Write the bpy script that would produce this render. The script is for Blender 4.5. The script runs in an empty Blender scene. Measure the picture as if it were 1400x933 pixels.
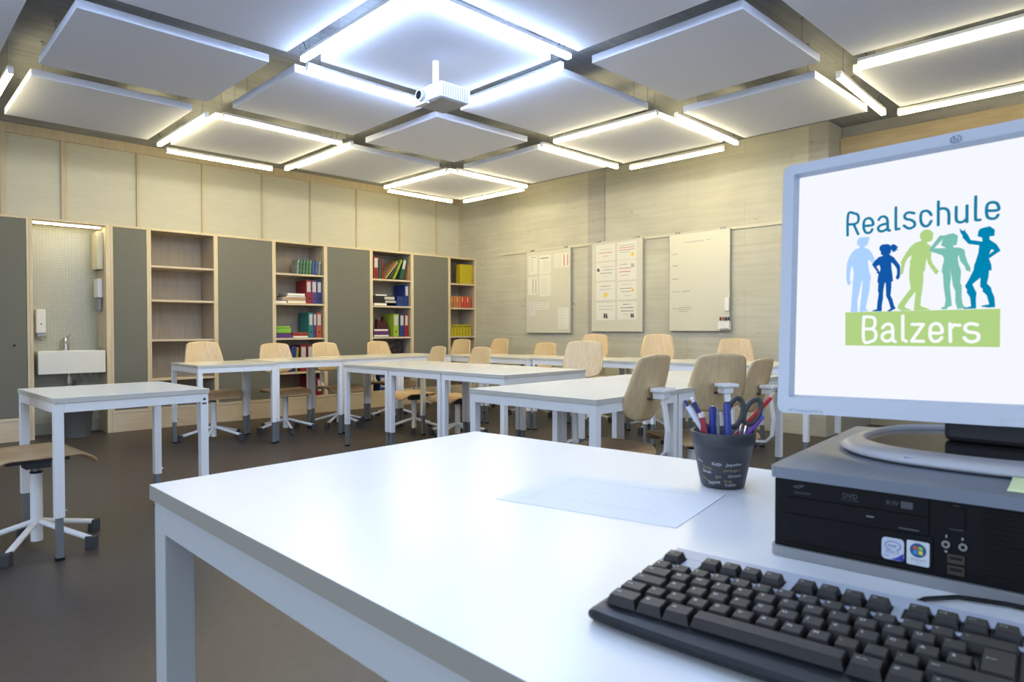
import bpy, bmesh, math, random
from math import sin, cos, pi, radians, atan2, sqrt
from mathutils import Vector, Matrix
from mathutils.geometry import tessellate_polygon
random.seed(7)
C = bpy.context.scene.collection

# ------------------------------------------------------------------ materials
_M = {}
def mat(name, col, rough=0.5, metal=0.0, spec=0.5, coat=0.0):
    if name in _M: return _M[name]
    m = bpy.data.materials.new(name); m.use_nodes = True
    b = m.node_tree.nodes['Principled BSDF']
    b.inputs['Base Color'].default_value = (*col, 1)
    b.inputs['Roughness'].default_value = rough
    b.inputs['Metallic'].default_value = metal
    b.inputs['Specular IOR Level'].default_value = spec
    b.inputs['Coat Weight'].default_value = coat
    _M[name] = m
    return m

def noise_mat(name, c1, c2, scale=(1, 1, 1), nscale=8.0, rough=0.5, detail=4, bump=0.0, spec=0.5, lo=0.3, hi=0.7, rot=(0, 0, 0), dist=0.0, coord='Object'):
    m = mat(name, c1, rough, spec=spec)
    nt = m.node_tree; N = nt.nodes; L = nt.links
    b = N['Principled BSDF']
    tc = N.new('ShaderNodeTexCoord'); mp = N.new('ShaderNodeMapping')
    mp.inputs['Scale'].default_value = scale; mp.inputs['Rotation'].default_value = rot
    L.new(tc.outputs[coord], mp.inputs['Vector'])
    n = N.new('ShaderNodeTexNoise'); n.inputs['Scale'].default_value = nscale; n.inputs['Detail'].default_value = detail
    n.inputs['Distortion'].default_value = dist
    L.new(mp.outputs['Vector'], n.inputs['Vector'])
    r = N.new('ShaderNodeValToRGB')
    r.color_ramp.elements[0].position = lo; r.color_ramp.elements[0].color = (*c1, 1)
    r.color_ramp.elements[1].position = hi; r.color_ramp.elements[1].color = (*c2, 1)
    L.new(n.outputs['Fac'], r.inputs['Fac']); L.new(r.outputs['Color'], b.inputs['Base Color'])
    if bump:
        bp = N.new('ShaderNodeBump'); bp.inputs['Strength'].default_value = bump; bp.inputs['Distance'].default_value = 0.01
        L.new(n.outputs['Fac'], bp.inputs['Height']); L.new(bp.outputs['Normal'], b.inputs['Normal'])
    return m

def emit_mat(name, col, s):
    if name in _M: return _M[name]
    m = bpy.data.materials.new(name); m.use_nodes = True
    nt = m.node_tree; nt.nodes.clear()
    o = nt.nodes.new('ShaderNodeOutputMaterial'); e = nt.nodes.new('ShaderNodeEmission')
    e.inputs['Color'].default_value = (*col, 1); e.inputs['Strength'].default_value = s
    nt.links.new(e.outputs[0], o.inputs[0])
    _M[name] = m
    return m

def concrete(name, c1, c2, seam, plane):
    """board-marked concrete: plane 'yz' or 'xy' gives the two axes that carry the seams"""
    m = mat(name, c1, 0.75, spec=0.25)
    nt = m.node_tree; N = nt.nodes; L = nt.links; b = N['Principled BSDF']
    tc = N.new('ShaderNodeTexCoord')
    sp = N.new('ShaderNodeSeparateXYZ'); cb = N.new('ShaderNodeCombineXYZ')
    L.new(tc.outputs['Object'], sp.inputs[0])
    ax = {'x': 0, 'y': 1, 'z': 2}
    L.new(sp.outputs[ax[plane[0]]], cb.inputs[0]); L.new(sp.outputs[ax[plane[1]]], cb.inputs[1])
    br = N.new('ShaderNodeTexBrick'); br.inputs['Scale'].default_value = 1.0
    br.inputs['Brick Width'].default_value = 1.32; br.inputs['Row Height'].default_value = 0.47
    br.inputs['Mortar Size'].default_value = 0.0035; br.inputs['Mortar Smooth'].default_value = 0.4
    br.inputs['Color1'].default_value = (1, 1, 1, 1); br.inputs['Color2'].default_value = (0.93, 0.93, 0.92, 1)
    br.inputs['Mortar'].default_value = (*seam, 1)
    L.new(cb.outputs[0], br.inputs['Vector'])
    mp = N.new('ShaderNodeMapping'); mp.inputs['Scale'].default_value = (0.8, 14, 1)
    L.new(cb.outputs[0], mp.inputs[0])
    n = N.new('ShaderNodeTexNoise'); n.inputs['Scale'].default_value = 1.6; n.inputs['Detail'].default_value = 7
    L.new(mp.outputs[0], n.inputs['Vector'])
    n2 = N.new('ShaderNodeTexNoise'); n2.inputs['Scale'].default_value = 2.2; n2.inputs['Detail'].default_value = 6
    L.new(cb.outputs[0], n2.inputs['Vector'])
    ad = N.new('ShaderNodeMath'); ad.operation = 'ADD'; L.new(n.outputs['Fac'], ad.inputs[0]); L.new(n2.outputs['Fac'], ad.inputs[1])
    r = N.new('ShaderNodeValToRGB')
    r.color_ramp.elements[0].position = 0.40; r.color_ramp.elements[0].color = (*c2, 1)
    r.color_ramp.elements[1].position = 0.62; r.color_ramp.elements[1].color = (*c1, 1)
    hv = N.new('ShaderNodeMath'); hv.operation = 'MULTIPLY'; hv.inputs[1].default_value = 0.5
    L.new(ad.outputs[0], hv.inputs[0]); L.new(hv.outputs[0], r.inputs['Fac'])
    # small dark blemishes
    vo = N.new('ShaderNodeTexNoise'); vo.inputs['Scale'].default_value = 9; vo.inputs['Detail'].default_value = 3
    mp2 = N.new('ShaderNodeMapping'); mp2.inputs['Scale'].default_value = (1, 2.2, 1); L.new(cb.outputs[0], mp2.inputs[0]); L.new(mp2.outputs[0], vo.inputs['Vector'])
    r2 = N.new('ShaderNodeValToRGB'); r2.color_ramp.elements[0].position = 0.67; r2.color_ramp.elements[0].color = (1, 1, 1, 1)
    r2.color_ramp.elements[1].position = 0.75; r2.color_ramp.elements[1].color = (0.66, 0.64, 0.60, 1)
    L.new(vo.outputs['Fac'], r2.inputs['Fac'])
    mx = N.new('ShaderNodeMixRGB'); mx.blend_type = 'MULTIPLY'; mx.inputs[0].default_value = 1
    L.new(r.outputs[0], mx.inputs[1]); L.new(br.outputs['Color'], mx.inputs[2])
    mx2 = N.new('ShaderNodeMixRGB'); mx2.blend_type = 'MULTIPLY'; mx2.inputs[0].default_value = 1
    L.new(mx.outputs[0], mx2.inputs[1]); L.new(r2.outputs[0], mx2.inputs[2])
    L.new(mx2.outputs[0], b.inputs['Base Color'])
    bp = N.new('ShaderNodeBump'); bp.inputs['Strength'].default_value = 0.12; bp.inputs['Distance'].default_value = 0.01
    L.new(n.outputs['Fac'], bp.inputs['Height']); L.new(bp.outputs['Normal'], b.inputs['Normal'])
    return m

def tile_mat():
    m = mat('mosaic_tile', (0.5, 0.52, 0.46), 0.35)
    nt = m.node_tree; N = nt.nodes; L = nt.links; b = N['Principled BSDF']
    tc = N.new('ShaderNodeTexCoord'); sp = N.new('ShaderNodeSeparateXYZ'); cb = N.new('ShaderNodeCombineXYZ')
    L.new(tc.outputs['Object'], sp.inputs[0])
    ad = N.new('ShaderNodeMath'); ad.operation = 'ADD'; L.new(sp.outputs[0], ad.inputs[0]); L.new(sp.outputs[1], ad.inputs[1])
    L.new(ad.outputs[0], cb.inputs[0]); L.new(sp.outputs[2], cb.inputs[1])
    br = N.new('ShaderNodeTexBrick'); br.offset = 0.0; br.inputs['Scale'].default_value = 1.0
    br.inputs['Brick Width'].default_value = 0.026; br.inputs['Row Height'].default_value = 0.026
    br.inputs['Mortar Size'].default_value = 0.0016
    br.inputs['Color1'].default_value = (0.47, 0.46, 0.36, 1); br.inputs['Color2'].default_value = (0.43, 0.43, 0.335, 1)
    br.inputs['Mortar'].default_value = (0.36, 0.35, 0.27, 1)
    L.new(cb.outputs[0], br.inputs['Vector']); L.new(br.outputs['Color'], b.inputs['Base Color'])
    return m

WOOD = noise_mat('light_ash_wood', (0.58, 0.475, 0.30), (0.66, 0.56, 0.385), (3, 3, 0.35), 14, 0.5, spec=0.3)
WOODH = noise_mat('pale_shelf_wood', (0.55, 0.45, 0.32), (0.62, 0.52, 0.39), (0.35, 3, 3), 14, 0.5, spec=0.3)
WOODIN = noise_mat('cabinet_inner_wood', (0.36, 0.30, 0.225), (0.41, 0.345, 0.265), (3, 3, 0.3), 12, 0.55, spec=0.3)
PLY = noise_mat('beech_plywood', (0.56, 0.40, 0.21), (0.66, 0.50, 0.29), (9, 9, 0.55), 7, 0.38, spec=0.45, dist=0.6)
PLYS = noise_mat('beech_plywood_seat', (0.48, 0.30, 0.15), (0.60, 0.41, 0.22), (0.55, 9, 9), 7, 0.36, spec=0.45, dist=0.6)
BEAM = noise_mat('spruce_beam', (0.50, 0.385, 0.22), (0.60, 0.475, 0.29), (3, 0.35, 3), 9, 0.6, spec=0.25, dist=0.5)
DKWOOD = noise_mat('brown_timber', (0.16, 0.10, 0.07), (0.24, 0.15, 0.10), (3, 0.3, 3), 9, 0.6, spec=0.25)
GREYDOOR = noise_mat('grey_green_felt', (0.158, 0.156, 0.130), (0.172, 0.170, 0.142), (1, 1, 1), 150, 0.9, spec=0.15)
CREAM = noise_mat('cream_wall_panel', (0.575, 0.55, 0.43), (0.61, 0.585, 0.465), (1, 1, 6), 5, 0.7, spec=0.2)
BATTEN = noise_mat('batten_wood', (0.54, 0.45, 0.30), (0.61, 0.52, 0.36), (3, 3, 0.3), 12, 0.55, spec=0.3)
LAMIN = noise_mat('cream_white_laminate', (0.74, 0.70, 0.60), (0.76, 0.72, 0.62), (1, 1, 1), 3, 0.22, spec=0.5)
EDGEB = mat('grey_edge_band', (0.54, 0.52, 0.46), 0.45)
DESKTOP = mat('white_desk_laminate', (0.86, 0.87, 0.88), 0.28)
DESKEDGE = mat('greige_edge_band', (0.33, 0.315, 0.27), 0.5)
WMETAL = mat('white_powder_coat', (0.80, 0.80, 0.80), 0.38)
GMETAL = mat('grey_leg_insert', (0.19, 0.21, 0.22), 0.4, metal=0.3)
BLACKP = mat('black_plastic', (0.006, 0.006, 0.007), 0.45, spec=0.3)
DGREY = mat('dark_grey_plastic', (0.05, 0.052, 0.055), 0.5)
CHROME = mat('chrome', (0.75, 0.75, 0.75), 0.15, metal=1.0)
STEEL = mat('galvanised_steel', (0.30, 0.30, 0.30), 0.4, metal=0.8)
CERAM = mat('white_ceramic', (0.72, 0.70, 0.63), 0.2, coat=0.3)
WPLAST = mat('white_plastic', (0.74, 0.74, 0.72), 0.35)
PANEL = noise_mat('white_acoustic_panel', (0.76, 0.79, 0.90), (0.78, 0.81, 0.92), (1, 1, 1), 60, 0.8, spec=0.15)
PAPER = mat('white_paper', (0.84, 0.83, 0.80), 0.7, spec=0.2)
INK = mat('dark_ink', (0.05, 0.05, 0.06), 0.6)
INKGREY = mat('grey_ink', (0.35, 0.34, 0.33), 0.6)
INKRED = mat('red_ink', (0.5, 0.08, 0.06), 0.6)
INKYEL = mat('yellow_ink', (0.75, 0.50, 0.05), 0.6)
FLOORM = noise_mat('brown_linoleum', (0.052, 0.040, 0.034), (0.066, 0.052, 0.044), (1, 1, 1), 24, 0.42, detail=8, spec=0.4)
CONC = concrete('board_marked_concrete', (0.56, 0.54, 0.445), (0.48, 0.46, 0.375), (0.80, 0.79, 0.76), 'yz')
CONCC = concrete('ceiling_concrete', (0.37, 0.38, 0.39), (0.28, 0.29, 0.30), (0.75, 0.74, 0.72), 'xy')
CONCP = concrete('pillar_concrete', (0.44, 0.42, 0.37), (0.36, 0.34, 0.30), (0.95, 0.95, 0.95), 'yz')
SILVER = mat('silver_plastic', (0.42, 0.45, 0.50), 0.32, metal=0.35)
TILE = tile_mat()
WARM = (1.0, 0.85, 0.47); COOL = (0.52, 0.68, 1.0)
LWARM = emit_mat('warm_lamp_glow', WARM, 51.0)
LCOOL = emit_mat('cool_lamp_glow', COOL, 118.0)
LNEAR = emit_mat('near_lamp_glow', (0.52, 0.68, 1.0), 31.0)
LNICHE = emit_mat('niche_lamp_glow', (1.0, 0.88, 0.52), 26.0)

# ------------------------------------------------------------------ mesh builder
class MB:
    def __init__(s): s.v = []; s.f = []; s.m = []; s.M = Matrix.Identity(4); s.sm = []
    def add(s, vs, fs, mi=0, smooth=False):
        o = len(s.v)
        for p in vs: s.v.append(s.M @ Vector(p))
        for f in fs: s.f.append([o + i for i in f]); s.m.append(mi); s.sm.append(smooth)
        return s
    def box(s, x0, x1, y0, y1, z0, z1, mi=0, top=None):
        v = [(x0, y0, z0), (x1, y0, z0), (x1, y1, z0), (x0, y1, z0), (x0, y0, z1), (x1, y0, z1), (x1, y1, z1), (x0, y1, z1)]
        f = [(0, 3, 2, 1), (4, 5, 6, 7), (0, 1, 5, 4), (1, 2, 6, 5), (2, 3, 7, 6), (3, 0, 4, 7)]
        s.add(v, f, mi)
        if top is not None: s.m[-5] = top
        return s
    def tube(s, pts, r, n=10, mi=0, cap=True):
        pts = [Vector(p) for p in pts]
        rs = r if isinstance(r, (list, tuple)) else [r] * len(pts)
        vs = []; fs = []
        a = None
        for i, p in enumerate(pts):
            d = (pts[min(i + 1, len(pts) - 1)] - pts[max(i - 1, 0)]).normalized()
            if a is None:
                a = d.orthogonal().normalized()
            else:
                a = (a - d * a.dot(d)).normalized()
            b = d.cross(a)
            for k in range(n):
                t = 2 * pi * k / n
                vs.append(p + (a * cos(t) + b * sin(t)) * rs[i])
        for i in range(len(pts) - 1):
            for k in range(n):
                fs.append((i * n + k, i * n + (k + 1) % n, (i + 1) * n + (k + 1) % n, (i + 1) * n + k))
        s.add(vs, fs, mi, True)
        if cap:
            m = len(vs)
            s.add(vs[:n], [tuple(reversed(range(n)))], mi); s.add(vs[m - n:], [tuple(range(n))], mi)
        return s
    def cyl(s, c, r, z0, z1, n=24, mi=0, r2=None):
        return s.tube([(c[0], c[1], z0), (c[0], c[1], z1)], [r, r if r2 is None else r2], n, mi)
    def lathe(s, c, prof, n=36, mi=0, smooth=True):
        vs = []; fs = []
        for (r, z) in prof:
            for k in range(n):
                t = 2 * pi * k / n
                vs.append((c[0] + r * cos(t), c[1] + r * sin(t), z))
        for i in range(len(prof) - 1):
            for k in range(n):
                fs.append((i * n + k, i * n + (k + 1) % n, (i + 1) * n + (k + 1) % n, (i + 1) * n + k))
        return s.add(vs, fs, mi, smooth)
    def prism(s, poly, z0, z1, mi=0, mtop=None):
        n = len(poly)
        vs = [(x, y, z0) for x, y in poly] + [(x, y, z1) for x, y in poly]
        fs = [(i, (i + 1) % n, n + (i + 1) % n, n + i) for i in range(n)]
        s.add(vs, fs, mi)
        s.add(vs[:n], [tuple(reversed(range(n)))], mi); s.add(vs[n:], [tuple(range(n))], mi if mtop is None else mtop)
        return s
    def flat(s, loops, z=0.0, mi=0):
        """filled 2-D shape with holes in the local xy plane"""
        L3 = [[Vector((x, y, 0)) for x, y in l] for l in loops]
        tr = tessellate_polygon(L3)
        vs = [(x, y, z) for l in loops for x, y in l]
        fs = []
        for t in tr:
            a, b, c = [Vector(vs[i]) for i in t]
            fs.append(tuple(t) if (b - a).cross(c - a).z > 0 else tuple(reversed(t)))
        return s.add(vs, fs, mi)
    def stroke(s, pts, w, z=0.0, mi=0, n=8, smooth=0):
        """flat pen line with round ends"""
        if smooth:
            P = [Vector((*p, 0)) for p in pts]; out = []
            for i in range(len(P) - 1):
                p0, p1, p2, p3 = P[max(i - 1, 0)], P[i], P[i + 1], P[min(i + 2, len(P) - 1)]
                for k in range(smooth):
                    t = k / smooth
                    out.append(0.5 * ((2 * p1) + (p2 - p0) * t + (2 * p0 - 5 * p1 + 4 * p2 - p3) * t * t + (3 * p1 - p0 - 3 * p2 + p3) * t ** 3))
            out.append(P[-1]); pts = [(p.x, p.y) for p in out]
        h = w / 2
        for (a, b) in zip(pts[:-1], pts[1:]):
            dx, dy = b[0] - a[0], b[1] - a[1]; l = sqrt(dx * dx + dy * dy)
            if l < 1e-9: continue
            nx, ny = -dy / l * h, dx / l * h
            s.add([(a[0] + nx, a[1] + ny, z), (a[0] - nx, a[1] - ny, z), (b[0] - nx, b[1] - ny, z), (b[0] + nx, b[1] + ny, z)], [(0, 1, 2, 3)], mi)
        for k, p in enumerate(pts):
            if n: s.add([(p[0] + h * cos(2 * pi * i / n), p[1] + h * sin(2 * pi * i / n), z) for i in range(n)], [tuple(range(n))], mi)
        return s
    def text(s, body, size, x=0, y=0, z=0.0, mi=0, align='LEFT'):
        vs, fs = glyphs(body, size, align)
        return s.add([(a + x, b + y, z) for a, b in vs], fs, mi)

_G = {}
def glyphs(body, size, align):
    k = (body, align)
    if k not in _G:
        cu = bpy.data.curves.new('lettering', 'FONT'); cu.body = body; cu.size = 1.0; cu.align_x = align; cu.resolution_u = 3
        o = bpy.data.objects.new('lettering', cu); C.objects.link(o)
        bpy.context.view_layer.update()
        me = o.to_mesh()
        _G[k] = ([(v.co.x, v.co.y) for v in me.vertices], [tuple(p.vertices) for p in me.polygons])
        o.to_mesh_clear(); bpy.data.objects.remove(o); bpy.data.curves.remove(cu)
    vs, fs = _G[k]
    return [(a * size, b * size) for a, b in vs], fs

def obj(name, mb, mats, parent=None, loc=None, rotz=None, bevel=0.0, solid=0.0, subd=0, segs=2):
    me = bpy.data.meshes.new(name)
    me.from_pydata([tuple(v) for v in mb.v], [], mb.f)
    if not isinstance(mats, (list, tuple)): mats = [mats]
    for m in mats: me.materials.append(m)
    me.polygons.foreach_set('material_index', mb.m)
    me.polygons.foreach_set('use_smooth', mb.sm)
    me.update()
    o = bpy.data.objects.new(name, me); C.objects.link(o)
    if parent: o.parent = parent
    if loc: o.location = loc
    if rotz is not None: o.rotation_euler = (0, 0, rotz)
    if solid:
        md = o.modifiers.new('thickness', 'SOLIDIFY'); md.thickness = solid; md.offset = 0
    if bevel:
        md = o.modifiers.new('bevel', 'BEVEL'); md.width = bevel; md.segments = segs; md.limit_method = 'ANGLE'; md.angle_limit = radians(40)
    if subd:
        md = o.modifiers.new('subdivision', 'SUBSURF'); md.levels = subd; md.render_levels = subd
    return o

def tag(o, label=None, cat=None, group=None, kind=None):
    if label: o['label'] = label
    if cat: o['category'] = cat
    if group: o['group'] = group
    if kind: o['kind'] = kind
    return o

def thing(name, label, cat, loc=(0, 0, 0), rotz=0.0, group=None):
    o = bpy.data.objects.new(name, None); C.objects.link(o)
    o.empty_display_size = 0.1
    o.location = loc; o.rotation_euler = (0, 0, rotz)
    return tag(o, label, cat, group)

def struct(name, mb, mats, **k):
    return tag(obj(name, mb, mats, **k), kind='structure')

def copy_thing(root, loc, rotz, label, group=None, name=None):
    def cp(o, par):
        c = o.copy(); C.objects.link(c)
        if par: c.parent = par
        for ch in list(o.children): cp(ch, c)
        return c
    r = cp(root, None); r.location = loc; r.rotation_euler = (0, 0, rotz); r['label'] = label
    if group: r['group'] = group
    return r

def rrect(x0, x1, y0, y1, r, n=5):
    out = []
    for cx, cy, a0 in ((x1 - r, y0 + r, -90), (x1 - r, y1 - r, 0), (x0 + r, y1 - r, 90), (x0 + r, y0 + r, 180)):
        for k in range(n + 1):
            a = radians(a0 + 90 * k / n); out.append((cx + r * cos(a), cy + r * sin(a)))
    return out

# ------------------------------------------------------------------ camera
CAMH = 1.03
cam = bpy.data.cameras.new('camera'); co = bpy.data.objects.new('camera', cam); C.objects.link(co)
cam.sensor_width = 36.0; cam.lens = 36.0 * 918.0 / 1400.0
co.location = (0, 0, CAMH)
co.rotation_euler = (radians(90 - 1.092), 0, atan2(946, 918) - pi / 2)
cam.clip_start = 0.02
cam.dof.use_dof = True; cam.dof.focus_distance = 3.6; cam.dof.aperture_fstop = 11.0
bpy.context.scene.camera = co

# ------------------------------------------------------------------ room shell
XB, YL, ZC = 6.53, 7.88, 2.97
X0, Y0 = -3.2, -3.2
struct('floor', MB().box(X0, 7.9, Y0, 8.1, -0.05, 0), FLOORM)
struct('ceiling', MB().box(X0, 7.9, Y0, 8.1, ZC, ZC + 0.1), CONCC)
struct('wall_left', MB().box(X0, XB, YL, YL + 0.2, 0, ZC), CREAM)
struct('wall_back', MB().box(XB, XB + 0.3, 2.47, YL + 0.2, 0, ZC), CONC)
# the bay beyond the end of the concrete wall: timber beam over a boarded front
struct('wall_bay', MB().box(7.75, 7.9, Y0, 2.9, 0, ZC), mat('pale_bay_wall', (0.42, 0.36, 0.26), 0.7))
struct('trim_1', MB().box(6.80, 6.949, Y0, 2.465, 2.685, 2.86), BEAM, bevel=0.004)
struct('trim_2', MB().box(6.84, 6.949, Y0, 2.465, 2.55, 2.684), DKWOOD)
struct('wall_bay_side', MB().box(6.83, 7.75, 2.47, 2.6, 0, ZC), CONCP)
struct('wall_over_beam', MB().box(6.84, 6.949, Y0, 2.465, 2.861, ZC), CONCP)
# wall behind and to the right of the viewer, with tall windows onto the daylight
def window_wall(axis, name, first):
    L0, L1 = (Y0, 8.1) if axis == 'x' else (X0, 7.9)
    wins = [(-1.9, 0.1), (0.6, 2.6), (3.1, 5.1)]
    m = MB()
    def bx(a, b, z0, z1):
        if axis == 'x': m.box(X0 - 0.2, X0, a, b, z0, z1)
        else: m.box(a, b, Y0 - 0.2, Y0, z0, z1)
    e = L0
    for a, b in wins:
        bx(e, a, 0, ZC); bx(a, b, 0, 0.8); bx(a, b, 2.6, ZC); e = b
    bx(e, L1, 0, ZC)
    struct(name, m, CONC)
    glass = mat('window_glass', (0.9, 0.95, 1.0), 0.02)
    glass.node_tree.nodes['Principled BSDF'].inputs['Transmission Weight'].default_value = 1.0
    for k, (a, b) in enumerate(wins):
        w = tag(bpy.data.objects.new('window_%d' % (first + k), None), kind='structure'); C.objects.link(w)
        f = MB(); g = MB()
        def fb(mm, a0, b0, z0, z1, t):
            if axis == 'x': mm.box(X0 - 0.1 - t, X0 - 0.1 + t, a0, b0, z0, z1)
            else: mm.box(a0, b0, Y0 - 0.1 - t, Y0 - 0.1 + t, z0, z1)
        fb(f, a, b, 0.8, 0.86, 0.03); fb(f, a, b, 2.54, 2.6, 0.03); fb(f, a, a + 0.06, 0.86, 2.54, 0.03); fb(f, b - 0.06, b, 0.86, 2.54, 0.03); fb(f, (a + b) / 2 - 0.03, (a + b) / 2 + 0.03, 0.86, 2.54, 0.03)
        tag(obj('window_frame', f, BEAM, w), kind='structure')
        fb(g, a + 0.06, b - 0.06, 0.86, 2.54, 0.004)
        tag(obj('window_pane', g, glass, w), kind='structure')
window_wall('x', 'wall_rear', 1)
window_wall('y', 'wall_right', 4)

# cream panels above the cupboards: battens and top rail
for k, x in enumerate((0.35, 0.958, 1.439, 2.111, 2.773, 3.464, 4.087, 4.747, 5.434, 6.076, 6.505)):
    struct('trim_%d' % (10 + k), MB().box(x, x + (0.048 if x < 2 else 0.024), YL - 0.022, YL, 2.05, 2.875), BATTEN, bevel=0.002)
struct('trim_4', MB().box(X0, XB, YL - 0.026, YL, 2.875, ZC), BATTEN, bevel=0.002)
# concrete pillar strip beside the second board
struct('trim_5', MB().box(XB - 0.012, XB, 5.10, 5.36, 0, ZC), CONCP)
struct('trim_6', MB().box(XB - 0.006, XB, 2.47, 2.655, 0, ZC), CONCP)
EN_X, EN_Y, EXPO = 42.0, 38.0, 0.0
# ------------------------------------------------------------------ ceiling panels and linear lamps
ZP = 2.70
def wire(par, x, y, z0, rel=True):
    obj('hanging_wire', MB().tube([(x, y, z0), (x, y, ZC)], 0.0018, 6).cyl((x, y), 0.008, z0, z0 + 0.025, 8).cyl((x, y), 0.014, ZC - 0.006, ZC, 10), STEEL, par)
def panel(x0, x1, y0, y1, label):
    cx, cy = (x0 + x1) / 2, (y0 + y1) / 2
    t = tag(obj('ceiling_panel', MB().box(x0 - cx, x1 - cx, y0 - cy, y1 - cy, 0, 0.05), PANEL, loc=(cx, cy, ZP), bevel=0.003), label, 'ceiling panel', 'suspended acoustic ceiling panels')
    for sx in (-1, 1):
        for sy in (-1, 1):
            w = obj('hanging_wire', MB().tube([(0, 0, 0), (0, 0, ZC - ZP - 0.05)], 0.0018, 6).cyl((0, 0), 0.007, 0, 0.02, 8).cyl((0, 0), 0.014, ZC - ZP - 0.056, ZC - ZP - 0.05, 10), STEEL, t)
            w.location = (sx * (x1 - x0 - 0.16) / 2, sy * (y1 - y0 - 0.16) / 2, 0.05)
panel(.83, 1.865, 4.11, 5.15, 'white acoustic ceiling panel, large unlit one at upper left with bright right-hand edge')
panel(.83, 1.85, 5.42, 6.54, 'white acoustic ceiling panel against the wooden wall at far left, nearest the sink')
panel(2.05, 3.09, 5.50, 6.57, 'white acoustic ceiling panel framed by four tubes above the empty bookcase')
panel(4.57, 5.60, 5.66, 6.75, 'small looking white ceiling panel framed by four tubes in the far room corner')
panel(3.285, 4.31, 4.24, 5.28, 'white acoustic ceiling panel directly behind and below the projector')
panel(4.54, 5.57, 3.03, 4.12, 'white acoustic ceiling panel framed by four tubes above the tall flip boards')
panel(3.33, 4.34, 1.70, 2.71, 'white acoustic ceiling panel to the right of the projector, lit blue, framed by no tubes')
panel(4.59, 5.59, 1.83, 2.83, 'white acoustic ceiling panel touching the line of the concrete wall above the screen')
panel(2.09, 3.10, 2.85, 3.87, 'bright bluish white ceiling panel that carries the projector between four cool tubes')
panel(4.67, 5.65, .56, 1.62, 'white acoustic ceiling panel at far right between two long tubes over the timber beam')
panel(-.41, .63, 4.15, 5.12, 'white acoustic ceiling panel cut off by the upper left corner of the view')
panel(-.41, .62, 5.42, 6.5, 'white acoustic ceiling panel barely showing at the left border beside a tube')
panel(.84, 1.874, 2.84, 3.883, 'pale blue ceiling panel at the top edge left of the bright projector panel')
panel(2.09, 3.128, 1.60, 2.651, 'pale blue ceiling panel at the top edge right of the bright projector panel')
panel(3.37, 4.39, .48, 1.521, 'large grey white ceiling panel at the upper right corner of the view')
panel(2.049, 3.08, 4.14, 5.156, 'white acoustic ceiling panel left of the projector with a glowing upper edge')
panel(3.30, 4.33, 5.54, 6.63, 'white acoustic ceiling panel above the filled bookcases, beside the wooden wall')
panel(3.32, 4.33, 2.97, 3.99, 'white acoustic ceiling panel right of the projector with a glowing upper left edge')
panel(4.56, 5.58, 4.35, 5.43, 'white acoustic ceiling panel between the two back lamp squares along the concrete wall')

panel(2.09, 3.10, .38, 1.42, 'white acoustic ceiling panel above the viewer, out of view to the right')
panel(-.41, .62, 2.85, 3.87, 'white acoustic ceiling panel above the viewer, out of view to the left')
panel(-.41, .62, .38, 1.42, 'white acoustic ceiling panel straight above the white desk, out of view')
LZ = 2.665
def lamp(x0, y0, x1, y1, label, glow):
    L = sqrt((x1 - x0) ** 2 + (y1 - y0) ** 2); cx, cy = (x0 + x1) / 2, (y0 + y1) / 2
    t = thing('linear_ceiling_lamp', label, 'ceiling lamp', (cx, cy, LZ), atan2(y1 - y0, x1 - x0), 'linear tube lamps hung round the ceiling panels')
    obj('lamp_housing', MB().box(-L / 2, L / 2, -.018, .018, .030, .052), WPLAST, t, bevel=0.002)
    obj('diffuser', MB().box(-L / 2 + .004, L / 2 - .004, -.016, .016, .004, .030), glow, t, bevel=0.004)
    obj('power_cable', MB().tube([(L / 2 - .05, 0, .052), (L / 2 - .03, .01, .11), (L / 2 + .02, .05, .13), (L / 2 + .05, .03, .20), (L / 2 + .06, .02, ZC - LZ)], .0025, 6), DGREY, t)
    for s in (-1, 1):
        obj('end_cap', MB().box(-.002, .002, -.017, .017, .003, .052), WPLAST, t, loc=(s * L / 2, 0, 0))
        obj('hanging_wire', MB().tube([(0, 0, .052), (0, 0, ZC - LZ)], 0.0016, 6).cyl((0, 0), 0.007, .05, .07, 8), STEEL, t, loc=(s * (L / 2 - .09), 0, 0))
W_, K_ = LWARM, LCOOL
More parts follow.
